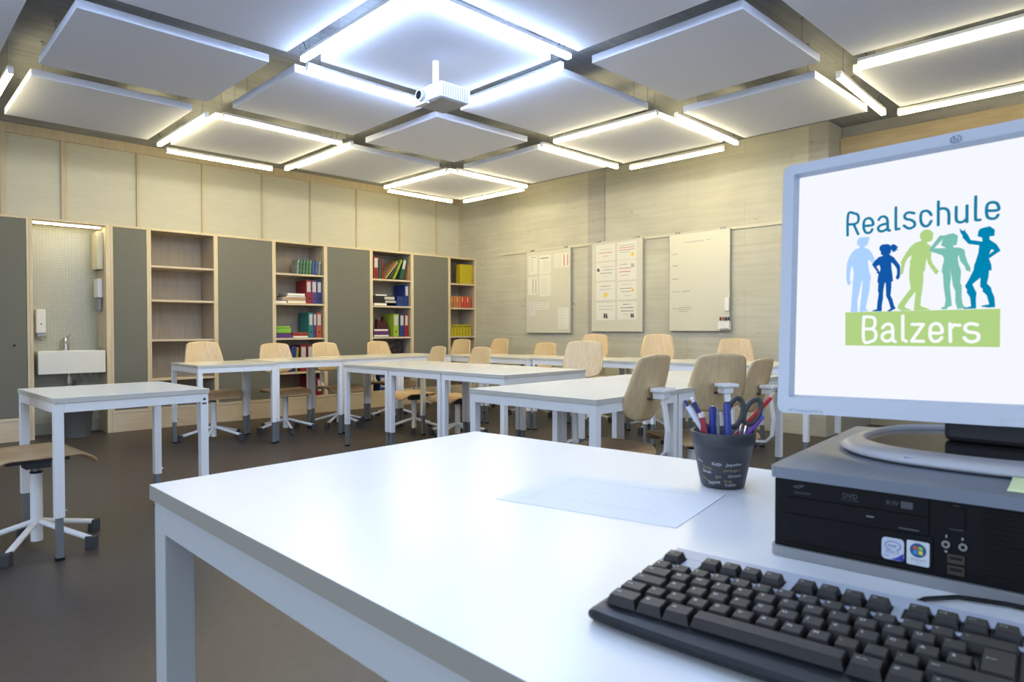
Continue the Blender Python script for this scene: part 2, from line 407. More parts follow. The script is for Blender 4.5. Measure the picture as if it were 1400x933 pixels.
for a in [
 (4.44, 5.57, 4.44, 6.71, 'warm tube lamp on the left side of the lamp square in the far corner', W_),
 (4.54, 5.50, 5.60, 5.53, 'warm tube lamp on the right-hand near side of the lamp square in the far corner', W_),
 (4.57, 6.85, 5.56, 6.86, 'warm tube lamp below left of the far corner panel, next to the wooden wall', W_),
 (5.68, 5.65, 5.68, 6.75, 'warm tube lamp below right of the far corner panel, next to the concrete wall', W_),
 (1.955, 5.43, 1.955, 6.58, 'warm tube lamp at the left side of the lamp square above the empty bookcase', W_),
 (2.06, 5.36, 3.11, 5.40, 'warm tube lamp along the upper edge of the lamp square above the empty bookcase', W_),
 (2.07, 6.75, 3.09, 6.77, 'warm tube lamp under the lower edge of the lamp square above the empty bookcase', W_),
 (3.195, 5.36, 3.195, 6.66, 'warm tube lamp at the right side of the lamp square above the empty bookcase', W_),
 (4.435, 2.96, 4.435, 4.03, 'warm tube lamp along the upper left edge of the lamp square over the flip boards', W_),
 (4.59, 2.89, 5.64, 2.93, 'warm tube lamp at the right edge of the lamp square over the flip boards', W_),
 (5.72, 3.10, 5.72, 4.14, 'warm tube lamp under the lower right edge of the lamp square over the flip boards', W_),
 (4.45, 4.20, 5.60, 4.22, 'warm tube lamp at the left edge of the lamp square over the flip boards', W_),
 (1.975, 2.80, 1.975, 3.88, 'cool bright tube lamp at the upper left edge of the panel carrying the projector', K_),
 (2.06, 2.715, 3.12, 2.715, 'cool bright tube lamp at the upper right edge of the panel carrying the projector', K_),
 (2.06, 3.99, 3.10, 4.02, 'cool bright tube lamp running down to the left of the projector', K_),
 (3.205, 2.85, 3.205, 3.90, 'cool bright tube lamp running up to the right of the projector', K_),
 (4.51, .46, 4.51, 1.53, 'warm tube lamp, the higher of two long ones at the far right', W_),
 (5.75, .57, 5.75, 1.66, 'warm tube lamp, the lower of two long ones at the far right above the beam', W_),
 (4.62, 1.69, 5.67, 1.74, 'short looking warm tube lamp hanging alone in the gap above the screen', W_),
 (.715, 5.37, .715, 6.5, 'warm tube lamp cut off by the left border of the view', W_)]:
    lamp(*a)
for (a, b, w1) in ((2.09, .38, 'right of'), (-.41, 2.85, 'left of'), (-.41, .38, 'straight above')):
    c, d = a + 1.02, b + 1.03
    lamp(a - .115, b - .03, a - .115, d + .03, 'cool tube lamp on the far left side of the lamp square %s the viewer' % w1, LNEAR)
    lamp(c + .10, b - .03, c + .10, d + .03, 'cool tube lamp on the far right side of the lamp square %s the viewer' % w1, LNEAR)
    lamp(a - .03, b - .135, c + .03, b - .135, 'cool tube lamp on the near side of the lamp square %s the viewer' % w1, LNEAR)
    lamp(a - .03, d + .135, c + .03, d + .135, 'cool tube lamp on the far side of the lamp square %s the viewer' % w1, LNEAR)
# ------------------------------------------------------------------ projector
pr = thing('projector', 'white projector hanging from the bright ceiling panel', 'projector', (2.605, 3.30, 2.41))
PJ = mat('projector_shell', (.50, .51, .53), .4)
obj('body', MB().box(-.115, .115, -.13, .13, .0, .095), PJ, pr, bevel=0.012, segs=3)
obj('underside_plate', MB().box(-.10, .10, -.115, .115, -.004, .0005), mat('light_grey_plastic', (.42, .43, .45), .4), pr, bevel=.001)
m = MB()
for k in range(11): m.box(-.10 + k * .0185, -.093 + k * .0185, -.1335, -.129, .012, .082)
obj('vent_grille', m, mat('vent_grey', (.22, .23, .25), .5), pr)
ln = obj('lens', MB().tube([(-.105, .065, .048), (-.135, .065, .048)], .036, 28), PJ, pr)
obj('lens_glass', MB().tube([(-.134, .065, .048), (-.1365, .065, .048)], .026, 24), mat('lens_glass_black', (.01, .01, .015), .05, coat=1), ln)
obj('ceiling_tube', MB().cyl((0.0, .07), .019, .11, ZP - 2.41 - .001, 24), WMETAL, pr)
obj('mounting_bracket', MB().box(-.07, .05, .01, .12, .094, .102).box(-.03, .03, .04, .10, .1, .115).cyl((0.0, .07), .028, .112, .125), WMETAL, pr, bevel=.002)
obj('foot', MB().cyl((.085, -.02), .014, .095, .118, 16), WPLAST, pr)
obj('foot', MB().cyl((-.075, .02), .012, .095, .112, 16), WPLAST, pr)
obj('lens_hood', MB().box(-.13, -.10, .0, .125, -.012, .004), WPLAST, pr, bevel=.003)

# ------------------------------------------------------------------ cupboard wall
YF = 7.48
SH = [0.915, 1.325, 1.675]
def carcass(x0, x1, label, kind, name='bookcase'):
    """x0,x1 outer; kind 'open' or 'door'"""
    t = thing(name, label, 'bookcase' if kind == 'open' else 'cupboard', ((x0 + x1) / 2, YF + .2, 0), 0, 'bookcases in the wooden wall unit' if kind == 'open' else 'cupboards with grey doors in the wooden wall unit')
    h = (x1 - x0) / 2; d = .2
    obj('plinth', MB().box(-h, h, -d, -d + .03, 0, .185), WOODH, t, bevel=.002)
    obj('base_rail', MB().box(-h, h, -d - .004, -d + .02, .186, .215), WOODH, t, bevel=.002)
    p = .021
    obj('face_frame', MB().box(-h, -h + p, -d, -d + .03, .216, 2.052).box(h - p, h, -d, -d + .03, .216, 2.052).box(-h + p, h - p, -d, -d + .03, 2.028, 2.052), WOOD, t, bevel=.0015)
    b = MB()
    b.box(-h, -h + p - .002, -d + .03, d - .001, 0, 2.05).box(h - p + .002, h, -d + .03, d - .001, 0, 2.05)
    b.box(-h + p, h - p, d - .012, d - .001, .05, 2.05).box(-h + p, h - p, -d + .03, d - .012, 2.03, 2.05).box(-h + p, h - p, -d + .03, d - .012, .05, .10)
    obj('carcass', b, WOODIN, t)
    if kind == 'open':
        for z in [.51] + SH:
            obj('shelf', MB().box(-h + p - .001, h - p + .001, -d + .01, d - .012, z - .022, z), WOODH, t, bevel=.0015)
    else:
        obj('door', MB().box(-h + p + .002, h - p - .002, -d + .004, -d + .024, .219, 2.026), GREYDOOR, t, bevel=.001)
    return t
c0 = carcass(.36, 1.115, 'grey door cupboard at the left border of the view, left of the sink', 'door', 'cupboard')
obj('door_knob', MB().tube([(.26, -.205, .875), (.26, -.196, .875)], .009, 16), BLACKP, c0)
carcass(1.772, 2.115, 'narrow grey door cupboard right of the sink', 'door', 'cupboard')
carcass(2.115, 2.78, 'empty open bookcase with four bare shelves', 'open')
carcass(2.78, 3.435, 'grey door cupboard between the empty bookcase and the first filled one', 'door', 'cupboard')
carcass(3.435, 4.09, 'open bookcase holding patterned books, coloured binders and a green box', 'open')
carcass(4.09, 4.735, 'grey door cupboard between the two bookcases full of binders', 'door', 'cupboard')
carcass(4.735, 5.378, 'open bookcase holding leaning folders, black and blue binders and a picture', 'open')
carcass(5.378, 6.02, 'grey door cupboard nearest the room corner', 'door', 'cupboard')
carcass(6.02, 6.525, 'narrow open bookcase in the corner with yellow and orange files', 'open')

# sink niche
nz = thing('sink_niche', 'tiled washing niche in the wooden wall unit, lit from above', 'niche', ((1.115 + 1.772) / 2, 7.68, 0))
hx = (1.772 - 1.115) / 2
obj('tiled_back', MB().box(-hx + .02, hx - .02, .12, .19, 0, 2.02), TILE, nz)
obj('side_panel', MB().box(-hx + .001, -hx + .021, -.165, .19, 0, 2.05), WOODH, nz)
obj('side_panel', MB().box(hx - .041, hx - .001, -.165, .19, 0, 2.05), WOODH, nz)
obj('top_panel', MB().box(-hx + .02, hx - .02, -.165, .19, 2.021, 2.05), WOODH, nz)
obj('face_frame', MB().box(-hx + .001, -hx + .026, -.2, -.166, 0, 2.052).box(hx - .041, hx - .001, -.2, -.166, 0, 2.052).box(-hx + .026, hx - .041, -.2, -.166, 2.03, 2.052), WOOD, nz, bevel=.0015)
obj('skirting', MB().box(-hx + .021, hx - .041, .10, .119, 0, .11), mat('grey_green_skirting', (.30, .31, .27), .5), nz)
nl = tag(obj('niche_lamp', MB().box(-.27, .27, -.012, .012, .008, .022), LNICHE, loc=(1.43, 7.56, 1.996), bevel=.004), 'slim lamp tube under the top of the sink niche', 'lamp')
obj('lamp_holder', MB().box(-.28, .28, -.02, .02, .0225, .024), WPLAST, nl)
# sink
sk = thing('wash_basin', 'rectangular white ceramic sink on the tiled niche wall', 'sink', (1.44, 7.62, .60))
w, d = .272, .165
m = MB(); zt = .215
outer = [(-w, -d - .005), (w, -d - .005), (w, d + .012), (-w, d + .012)]
inner = [(-w + .03, -d + .03), (w - .03, -d + .03), (w - .03, d - .075), (-w + .03, d - .075)]
m.add([(x, y, 0.0) for x, y in outer] + [(x, y, zt) for x, y in outer] + [(x, y, zt) for x, y in inner] + [(x * .8, y * .8, zt - .12) for x, y in inner],
      [(3, 2, 1, 0)] + [(i, (i + 1) % 4, 4 + (i + 1) % 4, 4 + i) for i in range(4)] + [(4 + i, 4 + (i + 1) % 4, 8 + (i + 1) % 4, 8 + i) for i in range(4)] + [(8 + i, 8 + (i + 1) % 4, 12 + (i + 1) % 4, 12 + i) for i in range(4)] + [(12, 13, 14, 15)])
obj('basin', m, CERAM, sk, bevel=.006, segs=3)
obj('drain', MB().cyl((0, -.01), .022, zt - .1195, zt - .115, 20), CHROME, sk)
obj('drain_trap', MB().tube([(0, 0, -.001), (0, 0, -.12), (.02, .01, -.15), (.05, .03, -.12), (.05, .06, -.09), (.05, .14, -.09)], .017, 12).cyl((0, 0), .03, -.10, -.04, 20).tube([(.12, .10, -.02), (.12, .10, -.10), (.10, .15, -.11)], .007, 8).tube([(.20, .10, -.02), (.20, .10, -.10), (.2, .15, -.11)], .007, 8), CHROME, sk)
fa = thing('tap', 'chrome mixer tap with raised lever on the sink', 'tap', (1.44, 7.735, .816))
obj('body', MB().cyl((0, 0), .022, 0, .10, 20).cyl((0, 0), .027, 0, .01, 20), CHROME, fa)
obj('spout', MB().tube([(0, -.01, .075), (.0, -.07, .085), (.0, -.115, .065)], [.014, .012, .011], 12), CHROME, fa)
obj('lever', MB().cyl((0, 0), .024, .10, .122, 20).tube([(0, 0, .12), (.02, -.04, .14), (.03, -.08, .152)], [.008, .007, .005], 8), CHROME, fa)
so = thing('soap_dispenser', 'white wall soap dispenser left above the sink', 'soap dispenser', (1.235, 7.7985, .93))
obj('body', MB().box(-.04, .04, -.09, 0, .05, .28), WPLAST, so, bevel=.012, segs=3)
obj('pump', MB().box(-.03, .03, -.075, -.012, .02, .048).tube([(-.03, -.05, .03), (-.035, -.08, .0), (0, -.10, -.012), (.035, -.08, .0), (.03, -.05, .03)], .006, 8), STEEL, so, bevel=.002)
obj('sight_window', MB().tube([(0, -.0925, .14), (0, -.09, .14)], .006, 12), BLACKP, so)
td = thing('towel_dispenser', 'cream paper towel dispenser high on the right side of the sink niche', 'towel dispenser', (1.7305, 7.67, 1.61))
obj('body', MB().box(-.055, 0, -.11, .11, 0, .37), mat('cream_plastic', (.62, .58, .42), .5), td, bevel=.006)
obj('slot', MB().box(-.05, -.01, -.08, .08, -.003, 0), DGREY, td)
hd = thing('cup_dispenser', 'small white box with grey funnel on the right side of the sink niche', 'dispenser', (1.7305, 7.67, 1.17))
obj('body', MB().box(-.05, 0, -.08, .08, .16, .35), WPLAST, hd, bevel=.012)
obj('funnel', MB().box(-.04, 0, -.06, .06, .03, .16), mat('smoky_grey_plastic', (.25, .26, .26), .3), hd, bevel=.015)
wb = thing('wall_box', 'pale box low on the right side of the sink niche above the rim', 'box', (1.7305, 7.71, .835))
obj('body', MB().box(-.014, 0, -.06, .06, 0, .13), mat('pale_green_board', (.50, .48, .34), .6), wb, bevel=.003)
obj('lid', MB().box(-.015, 0, -.061, .061, .131, .137), mat('pale_green_board', (.50, .48, .34), .6), wb)
bn = thing('waste_bin', 'grey waste bin on the floor below the sink', 'bin', (1.455, 7.45, 0))
obj('bucket', MB().lathe((0, 0), [(0, .006), (.115, .006), (.118, 0), (.122, .004), (.148, .30), (.152, .30), (.152, .31), (.144, .31), (.118, .012), (0, .012)]), mat('bin_grey', (.20, .20, .19), .4, metal=.2), bn)
obj('liner', MB().lathe((0, 0), [(.1525, .285), (.154, .312), (.14, .312), (.138, .28)]), mat('bin_liner', (.35, .35, .34), .4), bn)

# ------------------------------------------------------------------ shelf contents
def colm(name, c, r=.45): return mat(name, c, r)
RED = colm('binder_red', (0.223, 0.012, 0.019)); PUR = colm('binder_purple', (0.081, 0.031, 0.174)); BLU = colm('binder_blue', (0.012, 0.031, 0.174)); TEAL = colm('binder_teal', (0.012, 0.161, 0.155))  # cover and label colours darkened to carry the shade inside the shelves
ORG = colm('binder_orange', (0.384, 0.081, 0.019)); LIME = colm('binder_lime', (0.279, 0.409, 0.037)); YEL = colm('binder_yellow', (0.446, 0.360, 0.012)); DKR = colm('dark_red_cloth', (0.062, 0.007, 0.012)); DGN = colm('binder_dark_green', (0.012, 0.074, 0.043))
BLKB = colm('binder_black', (0.012, 0.012, 0.014)); OLV = colm('folder_olive', (0.260, 0.285, 0.031)); SAL = colm('folder_salmon', (0.384, 0.223, 0.112)); LAB = colm('paper_label', (0.484, 0.471, 0.471), .7)
HOLE = colm('ring_hole_dark', (.01, .01, .01))
def binder(x0, x1, z, h, col, label, group=None, d=.26, y=7.53, tilt=0.0, lab=True, labcol=None, hole=True, cat='binder', name='ring_binder'):
    w = (x1 - x0)
    t = thing(name, label, cat, ((x0 + x1) / 2, y, z + abs(sin(tilt)) * w / 2), 0, group)
    t.rotation_euler = (0, tilt, 0)
    obj('cover', MB().box(-w / 2 + .0008, w / 2 - .0008, 0, d, .0, h), col, t, bevel=.003)
    if lab: obj('spine_label', MB().box(-w * .33, w * .33, -.0012, .0002, h * .50, h * .93), labcol or LAB, t)
    if hole: obj('finger_hole', MB().tube([(0, -.0015, h * .22), (0, .0005, h * .22)], .011, 14), HOLE, t)
    return t
def slab(x0, x1, z0, z1, col, label, cat, name, group=None, d=.24, y=7.53, page=None):
    t = thing(name, label, cat, ((x0 + x1) / 2, y, z0), 0, group); w = (x1 - x0) / 2; h = z1 - z0
    obj('cover', MB().box(-w, w, 0, d, 0, h), col, t, bevel=.002)
    obj('pages', MB().box(-w + .004, w - .002, -.001, d - .004, h * .2, h * .8), page or PAPER, t)
    return t
G1 = 'patterned books on the top shelf of the second bookcase'
pc = [(.20, .25, .22), (.03, .14, .08), (.04, .16, .07), (.05, .18, .11), (.06, .20, .08), (.03, .07, .25), (.04, .09, .30), (.30, .32, .27)]
names8 = ['grey green patterned book, leftmost of the row beside patterned books', 'dark green patterned book, second from the left in the patterned row', 'forest green patterned book, third from the left in the patterned row', 'mid green patterned book, fourth from the left in the patterned row', 'leaf green patterned book, fourth from the right in the patterned row', 'navy blue patterned book, third from the right in the patterned row', 'blue patterned book, second from the right in the patterned row', 'pale grey patterned book, rightmost of the patterned row']
for k in range(8):
    pm = noise_mat('patterned_cover_%d' % k, tuple(c * .55 for c in pc[k]), tuple(min(.5, c * 1.5 + .05) for c in pc[k]), (1, 1, 1), 55, .4, lo=.5, hi=.62)
    x = 3.735 + k * .040
    t = binder(x, x + .034, 1.676, .175, pm, names8[k], G1, d=.14, y=7.54, tilt=radians(5), lab=False, hole=False, cat='book', name='patterned_book')
    obj('pages', MB().box(-.013, .013, .004, .136, .1745, .1757), PAPER, t)
binder(3.855, 3.925, 1.326, .284, RED, 'red ring binder, left one of three above the teal binder', 'ring binders standing in the second bookcase')
binder(3.927, 3.995, 1.326, .284, PUR, 'purple ring binder between the red and the blue one', 'ring binders standing in the second bookcase')
binder(3.997, 4.060, 1.326, .284, BLU, 'dark blue ring binder standing right of a purple one', 'ring binders standing in the second bookcase')
slab(3.62, 3.85, 1.326, 1.358, YEL, 'yellow folder lying at the bottom of the stack left of the red binder', 'folder', 'lying_folder', 'papers lying in the second bookcase')
slab(3.56, 3.85, 1.3585, 1.40, LAB, 'thick white booklet lying on the yellow folder', 'booklet', 'lying_booklet', 'papers lying in the second bookcase', page=SAL)
slab(3.60, 3.845, 1.4005, 1.415, DKR, 'thin dark red booklet near the top of the lying stack', 'booklet', 'lying_booklet', 'papers lying in the second bookcase')
slab(3.62, 3.84, 1.4155, 1.446, LAB, 'white booklet topmost on the stack left of the red binder', 'booklet', 'lying_booklet', 'papers lying in the second bookcase')
slab(3.47, 3.61, 1.326, 1.352, LAB, 'short white booklet lying left of the yellow folder', 'booklet', 'lying_booklet', 'papers lying in the second bookcase')
binder(3.885, 3.945, .916, .302, TEAL, 'teal ring binder above the red binders', 'ring binders standing in the second bookcase')
binder(3.947, 3.99, .916, .302, PUR, 'purple ring binder squeezed between teal and orange ones', 'ring binders standing in the second bookcase')
binder(3.993, 4.058, .916, .302, ORG, 'orange ring binder on the shelf right of the teal one', 'ring binders standing in the second bookcase')
slab(3.475, 3.668, .916, .968, PUR, 'flat purple box under the bright green one', 'box', 'flat_box', 'papers lying in the second bookcase', page=PUR)
g = thing('green_box', 'bright green box on top of the purple box in the second bookcase', 'box', (3.57, 7.53, .9685))
obj('base', MB().box(-.095, .095, 0, .2, 0, .058), colm('bright_green', (.20, .42, .04)), g, bevel=.012)
obj('lid', MB().box(-.09, .09, .005, .195, .0585, .085), colm('bright_green', (.20, .42, .04)), g, bevel=.012)
slab(3.69, 3.878, .916, .936, LAB, 'white papers lying under the orange folder', 'papers', 'paper_stack', 'papers lying in the second bookcase')
slab(3.69, 3.875, .9365, .978, ORG, 'orange folder lying between the green box and the teal binder', 'folder', 'lying_folder', 'papers lying in the second bookcase', page=RED)
binder(3.64, 3.70, .511, .30, BLU, 'dark blue binder leaning on the shelf behind the chairs', 'ring binders standing in the second bookcase', tilt=radians(6), lab=False)
binder(3.712, 3.738, .511, .29, OLV, 'thin olive folder leaning beside the dark blue binder', 'ring binders standing in the second bookcase', tilt=radians(4), lab=False, hole=False, cat='folder', name='thin_folder')
binder(3.775, 3.86, .511, .315, RED, 'red ring binder just above the table edge, left of its twin', 'ring binders standing in the second bookcase')
binder(3.868, 3.945, .511, .315, RED, 'red ring binder just above the table edge, half hidden by a chair', 'ring binders standing in the second bookcase')
binder(3.90, 3.985, .101, .36, RED, 'red ring binder in the lowest compartment, seen under the table', 'ring binders standing in the second bookcase')
binder(3.99, 4.060, .101, .32, RED, 'red ring binder in the lowest compartment beside the frame post', 'ring binders standing in the second bookcase')
slab(3.52, 3.80, .101, .13, LAB, 'white papers at the bottom of the second bookcase', 'papers', 'paper_stack', 'papers lying in the second bookcase')
slab(3.54, 3.78, .1305, .155, LAB, 'upper white papers at the bottom of the second bookcase', 'papers', 'paper_stack', 'papers lying in the second bookcase', page=BLKB)
G3 = 'ring binders standing in the third bookcase'
binder(4.80, 4.875, 1.676, .29, RED, 'red ring binder at the left end of the top shelf with leaning folders', G3)
binder(4.885, 4.92, 1.676, .265, DGN, 'thin dark green folder right of the red binder on the top shelf', G3, lab=False, hole=False, cat='folder', name='thin_folder')
binder(4.925, 4.945, 1.676, .262, RED, 'thin red folder on the top shelf beside the dark green one', G3, lab=False, hole=False, cat='folder', name='thin_folder')
binder(4.975, 4.998, 1.681, .30, SAL, 'salmon folder leaning far over on the top shelf', G3, tilt=radians(40), lab=False, hole=False, cat='folder', name='thin_folder')
binder(5.026, 5.046, 1.681, .30, DGN, 'thin green folder leaning behind the salmon one', G3, tilt=radians(36.5), lab=False, hole=False, cat='folder', name='thin_folder')
binder(5.100, 5.132, 1.681, .29, OLV, 'olive yellow folder leaning on the dark green binder', G3, tilt=radians(26), lab=False, hole=False, cat='folder', name='thin_folder')
binder(5.205, 5.265, 1.682, .285, DGN, 'dark green ring binder leaning with a white label', G3, tilt=radians(13))
binder(5.335, 5.350, 1.677, .20, SAL, 'small salmon booklet upright at the right end of the top shelf', G3, tilt=radians(2), lab=False, hole=False, cat='booklet', name='thin_booklet')
G4 = 'things lying in the third bookcase'
slab(4.80, 5.0, 1.326, 1.362, colm('folder_taupe', (.32, .27, .2)), 'taupe folder at the bottom of the lying stack beside black binders', 'folder', 'lying_folder', G4)
def lying(x0, x1, z0, z1, col, label, cat='binder', lab=True):
    t = thing('lying_binder', label, cat, ((x0 + x1) / 2, 7.53, z0), 0, G4); w = (x1 - x0) / 2; h = z1 - z0
    obj('cover', MB().box(-w, w, 0, .28, 0, h), col, t, bevel=.003)
    if lab: obj('spine_label', MB().box(0, w * .94, -.0012, .0002, h * .15, h * .85), LAB, t)
lying(4.80, 5.155, 1.3625, 1.40, BLKB, 'lower black ring binder lying with its white label to the right')
lying(4.80, 5.13, 1.4005, 1.455, BLKB, 'upper black ring binder lying on its twin')
slab(4.83, 5.0, 1.4555, 1.475, LAB, 'white papers on top of the lying black binders', 'papers', 'paper_stack', G4)
lying(5.16, 5.285, 1.326, 1.38, BLU, 'small blue box lying low beside the upright blue binder', 'box', False)
lying(5.165, 5.28, 1.3805, 1.455, BLU, 'blue box lying on another one beside the upright blue binder', 'box', False)
binder(5.289, 5.35, 1.326, .29, BLU, 'blue ring binder upright at the right end above the lime one', G3)
slab(4.80, 5.03, .916, .945, TEAL, 'teal magazine at the bottom of the lying pile in the third bookcase', 'magazine', 'magazine', G4, d=.125)
slab(4.80, 5.04, .9455, .99, RED, 'red magazine in the middle of the lying pile in the third bookcase', 'magazine', 'magazine', G4, d=.125, page=PUR)
slab(4.80, 5.02, .9905, 1.02, colm('grey_blue_cover', (.12, .15, .26)), 'grey blue magazine topmost of the lying pile in the third bookcase', 'magazine', 'magazine', G4, d=.125)
bg = thing('cloth_folder', 'dark red cloth folder with slanted corner behind the magazines', 'folder', (5.0, 7.66, .9165))
m = MB(); m.M = Matrix.Rotation(pi / 2, 4, 'X'); m.prism([(-.10, 0), (.105, 0), (.105, .06), (.075, .14), (.0, .27), (-.02, .19), (-.10, .235)], 0, .05)
obj('cover', m, DKR, bg, bevel=.004); obj('edge_band', MB().box(-.099, .104, -.0512, -.0502, .0, .012), PUR, bg)
binder(5.106, 5.19, .916, .305, LIME, 'lime green ring binder in the third bookcase', G3)
binder(5.205, 5.275, .916, .305, BLU, 'blue ring binder right of the lime green one', G3)
binder(5.283, 5.345, .916, .305, RED, 'red ring binder right of the blue one and lime one', G3)
pf = thing('picture_frame', 'black framed dark picture standing behind the table edge', 'picture', (5.17, 7.60, .511))
obj('frame', MB().box(-.135, .135, 0, .02, 0, .35), BLKB, pf, bevel=.003)
obj('picture', MB().box(-.118, .118, -.001, .0, .018, .332), noise_mat('dark_picture', (.01, .01, .02), (.16, .09, .06), (1, 1, 1), 16, .2, lo=.5, hi=.75), pf)
binder(4.885, 4.985, .101, .30, BLU, 'blue box file in the lowest compartment, seen under the table', G3)
yb = thing('yellow_box_file', 'large yellow box file on the top shelf of the corner bookcase', 'box file', (6.385, 7.53, 1.676))
obj('cover', MB().box(-.125, .115, 0, .10, 0, .285), YEL, yb, bevel=.004)
obj('finger_hole', MB().tube([(.095, -.0015, .06), (.095, .0005, .06)], .009, 14), HOLE, yb)
ordn = ['leftmost', 'second from the left', 'third from the left', 'fourth from the left', 'fourth from the right', 'third from the right', 'second from the right', 'rightmost']
for k in range(8):
    x = 6.085 + k * .049
    c = colm('pamphlet_orange_%d' % k, [(0.450, 0.165, 0.060), (0.450, 0.188, 0.060), (0.465, 0.165, 0.053), (0.465, 0.150, 0.053), (0.495, 0.075, 0.045), (0.495, 0.068, 0.045), (0.495, 0.068, 0.045), (0.495, 0.068, 0.045)][k])  # shade of the deep shelf is mixed into these oranges
    binder(x, x + .040, 1.326, .168, c, 'orange red pamphlet box, %s in its row of eight' % ordn[k], 'orange pamphlet boxes in the corner bookcase', d=.2, lab=k % 2 == 0, labcol=colm('pamphlet_band', (.70, .30, .12)), hole=False, cat='box file', name='pamphlet_box')
for k in range(7):
    x = 6.088 + k * .056
    binder(x, x + .048, .916, .168, YEL, 'yellow magazine file, %s in its row of seven' % (['leftmost', 'second from the left', 'third from the left', 'middle one', 'third from the right', 'second from the right', 'rightmost'][k]), 'yellow magazine files in the corner bookcase', d=.2, lab=False, cat='magazine file', name='magazine_file').children[1].location = (0, 0, .168 * .6)
slab(6.35, 6.48, .511, .60, YEL, 'yellow box low in the corner bookcase, seen beside a chair back', 'box', 'flat_box', 'yellow box', page=YEL)

# ------------------------------------------------------------------ boards on the concrete wall
XW = 6.53
def wallM(y, z, x): return Matrix(((0, 0, -1, x), (-1, 0, 0, y), (0, 1, 0, z), (0, 0, 0, 1)))   # local x -> -y (right), y -> up, z -> towards room
tag(obj('hanging_rail', MB().box(XW - .018, XW - .0125, 0.0 + 2.9 - .4, 6.95, 2.056, 2.088), mat('cream_metal_rail', (.56, .53, .43), .5)), 'thin metal picture rail along the concrete wall', 'rail')
BOARD = mat('whiteboard_face', (.62, .60, .50), .25); BFRAME = mat('board_aluminium', (.48, .47, .42), .4, metal=.3)
def board(y0, y1, z0, z1, label):
    t = thing('whiteboard', label, 'board', (XW - .019, (y0 + y1) / 2, z0), 0, 'white boards hung from the rail')
    w = (y1 - y0) / 2; h = z1 - z0
    obj('panel', MB().box(-.022, 0, -w + .004, w - .004, .004, h - .004), BOARD, t)
    obj('frame', MB().box(-.026, 0, -w, -w + .0039, 0, h).box(-.026, 0, w - .0039, w, 0, h).box(-.026, 0, -w + .0039, w - .0039, 0, .0039).box(-.026, 0, -w + .0039, w - .0039, h - .0039, h), BFRAME, t)
    for s in (-1, 1): obj('hook', MB().box(-.012, -.001, -.03, .03, h + .0005, h + .022), STEEL, t, loc=(0, s * w * .75, 0))
    return t
board(5.615, 6.41, .968, 2.06, 'board hung leftmost on the rail, with six note sheets')
board(4.52, 5.275, .99, 2.078, 'board hung in the middle of the rail, with two columns of cards')
b3 = board(3.437, 4.165, 1.0, 2.07, 'nearly bare whiteboard hung rightmost on the rail, with pen marks')
XS = XW - .019 - .0225
WPAPER = mat('wall_note_paper', (.70, .685, .61), .7, spec=.2)
def sheet(ya, za, yb, zb, label, group, lines, col=WPAPER, name='note_sheet', extra=None):
    """ya > yb : left and right edges"""
    w, h = ya - yb, za - zb
    m = MB(); m.M = Matrix(((0, 0, -1, 0), (-1, 0, 0, 0), (0, 1, 0, 0), (0, 0, 0, 1)))
    m.box(0, w, 0, h, 0, .0012, 0)
    rnd = random.Random(label)
    for (fx0, fx1, fy, mi, th) in lines:
        x = fx0 * w
        while x < fx1 * w:
            l = rnd.uniform(.008, .028); e = min(x + l, fx1 * w)
            m.box(x, e, fy * h - th / 2, fy * h + th / 2, .0013, .0016, mi); x = e + .006
    if extra: extra(m, w, h)
    o = obj(name, m, [col, INKGREY, INKRED, INK, INKYEL], loc=(XS, ya, zb))
    return tag(o, label, 'note sheet', group)
GA = 'note sheets on the leftmost board'
row = lambda f0, f1, a, b, n, mi, th=.005: [(f0, f1, a + (b - a) * k / max(1, n - 1), mi, th) for k in range(n)]
sheet(6.358, 1.998, 6.194, 1.752, 'white note sheet at the top left of the leftmost board', GA, row(.15, .55, .2, .8, 10, 1, .004) + row(.2, .8, .92, .92, 1, 3, .007))
sheet(6.161, 1.993, 5.956, 1.743, 'white note sheet with bold heading, second in the top row of the leftmost board', GA, row(.35, .85, .2, .7, 8, 1, .003) + row(.1, .8, .85, .85, 1, 3, .014))
sheet(5.896, 1.996, 5.633, 1.814, 'plan sheet with two red bars at the top right of the leftmost board', GA, row(.05, .5, .1, .9, 8, 1, .004), extra=lambda m, w, h: (m.box(.62 * w, .67 * w, .1 * h, .9 * h, .0013, .0018, 2), m.box(.85 * w, .9 * w, .1 * h, .9 * h, .0013, .0018, 2)))
sheet(6.371, 1.713, 6.187, 1.479, 'note sheet with two dark upright lines of text on the leftmost board', GA, row(.1, .9, .9, .9, 1, 1, .003), extra=lambda m, w, h: [m.box(a * w, (a + .07) * w, (.12 + k * .085) * h, (.17 + k * .085) * h, .0013, .0018, 3) for a in (.45, .75) for k in range(9)])
sheet(6.16, 1.73, 5.956, 1.451, 'faint note sheet in the second row of the leftmost board', GA, row(.1, .7, .15, .8, 9, 1, .003))
sheet(6.349, 1.38, 6.224, 1.199, 'small pinkish sheet at the lower left of the leftmost board', GA, row(.15, .6, .3, .85, 4, 1, .005), col=mat('pinkish_paper', (.64, .61, .60), .7))
sheet(6.222, 1.373, 5.984, 1.28, 'wide strip of notes beside the small pinkish sheet', GA, row(.05, .9, .2, .85, 3, 1, .007))
sheet(5.832, 1.295, 5.645, 1.021, 'tall cream sheet at the lower right of the leftmost board', GA, row(.1, .5, .1, .9, 7, 1, .004))
GB = 'cards on the middle board'
def pic(fx, fy, r, mi):
    def f(m, w, h): m.add([(fx * w + r * cos(2 * pi * i / 14), fy * h + r * sin(2 * pi * i / 14), .0019) for i in range(14)], [tuple(range(14))], mi)
    return f
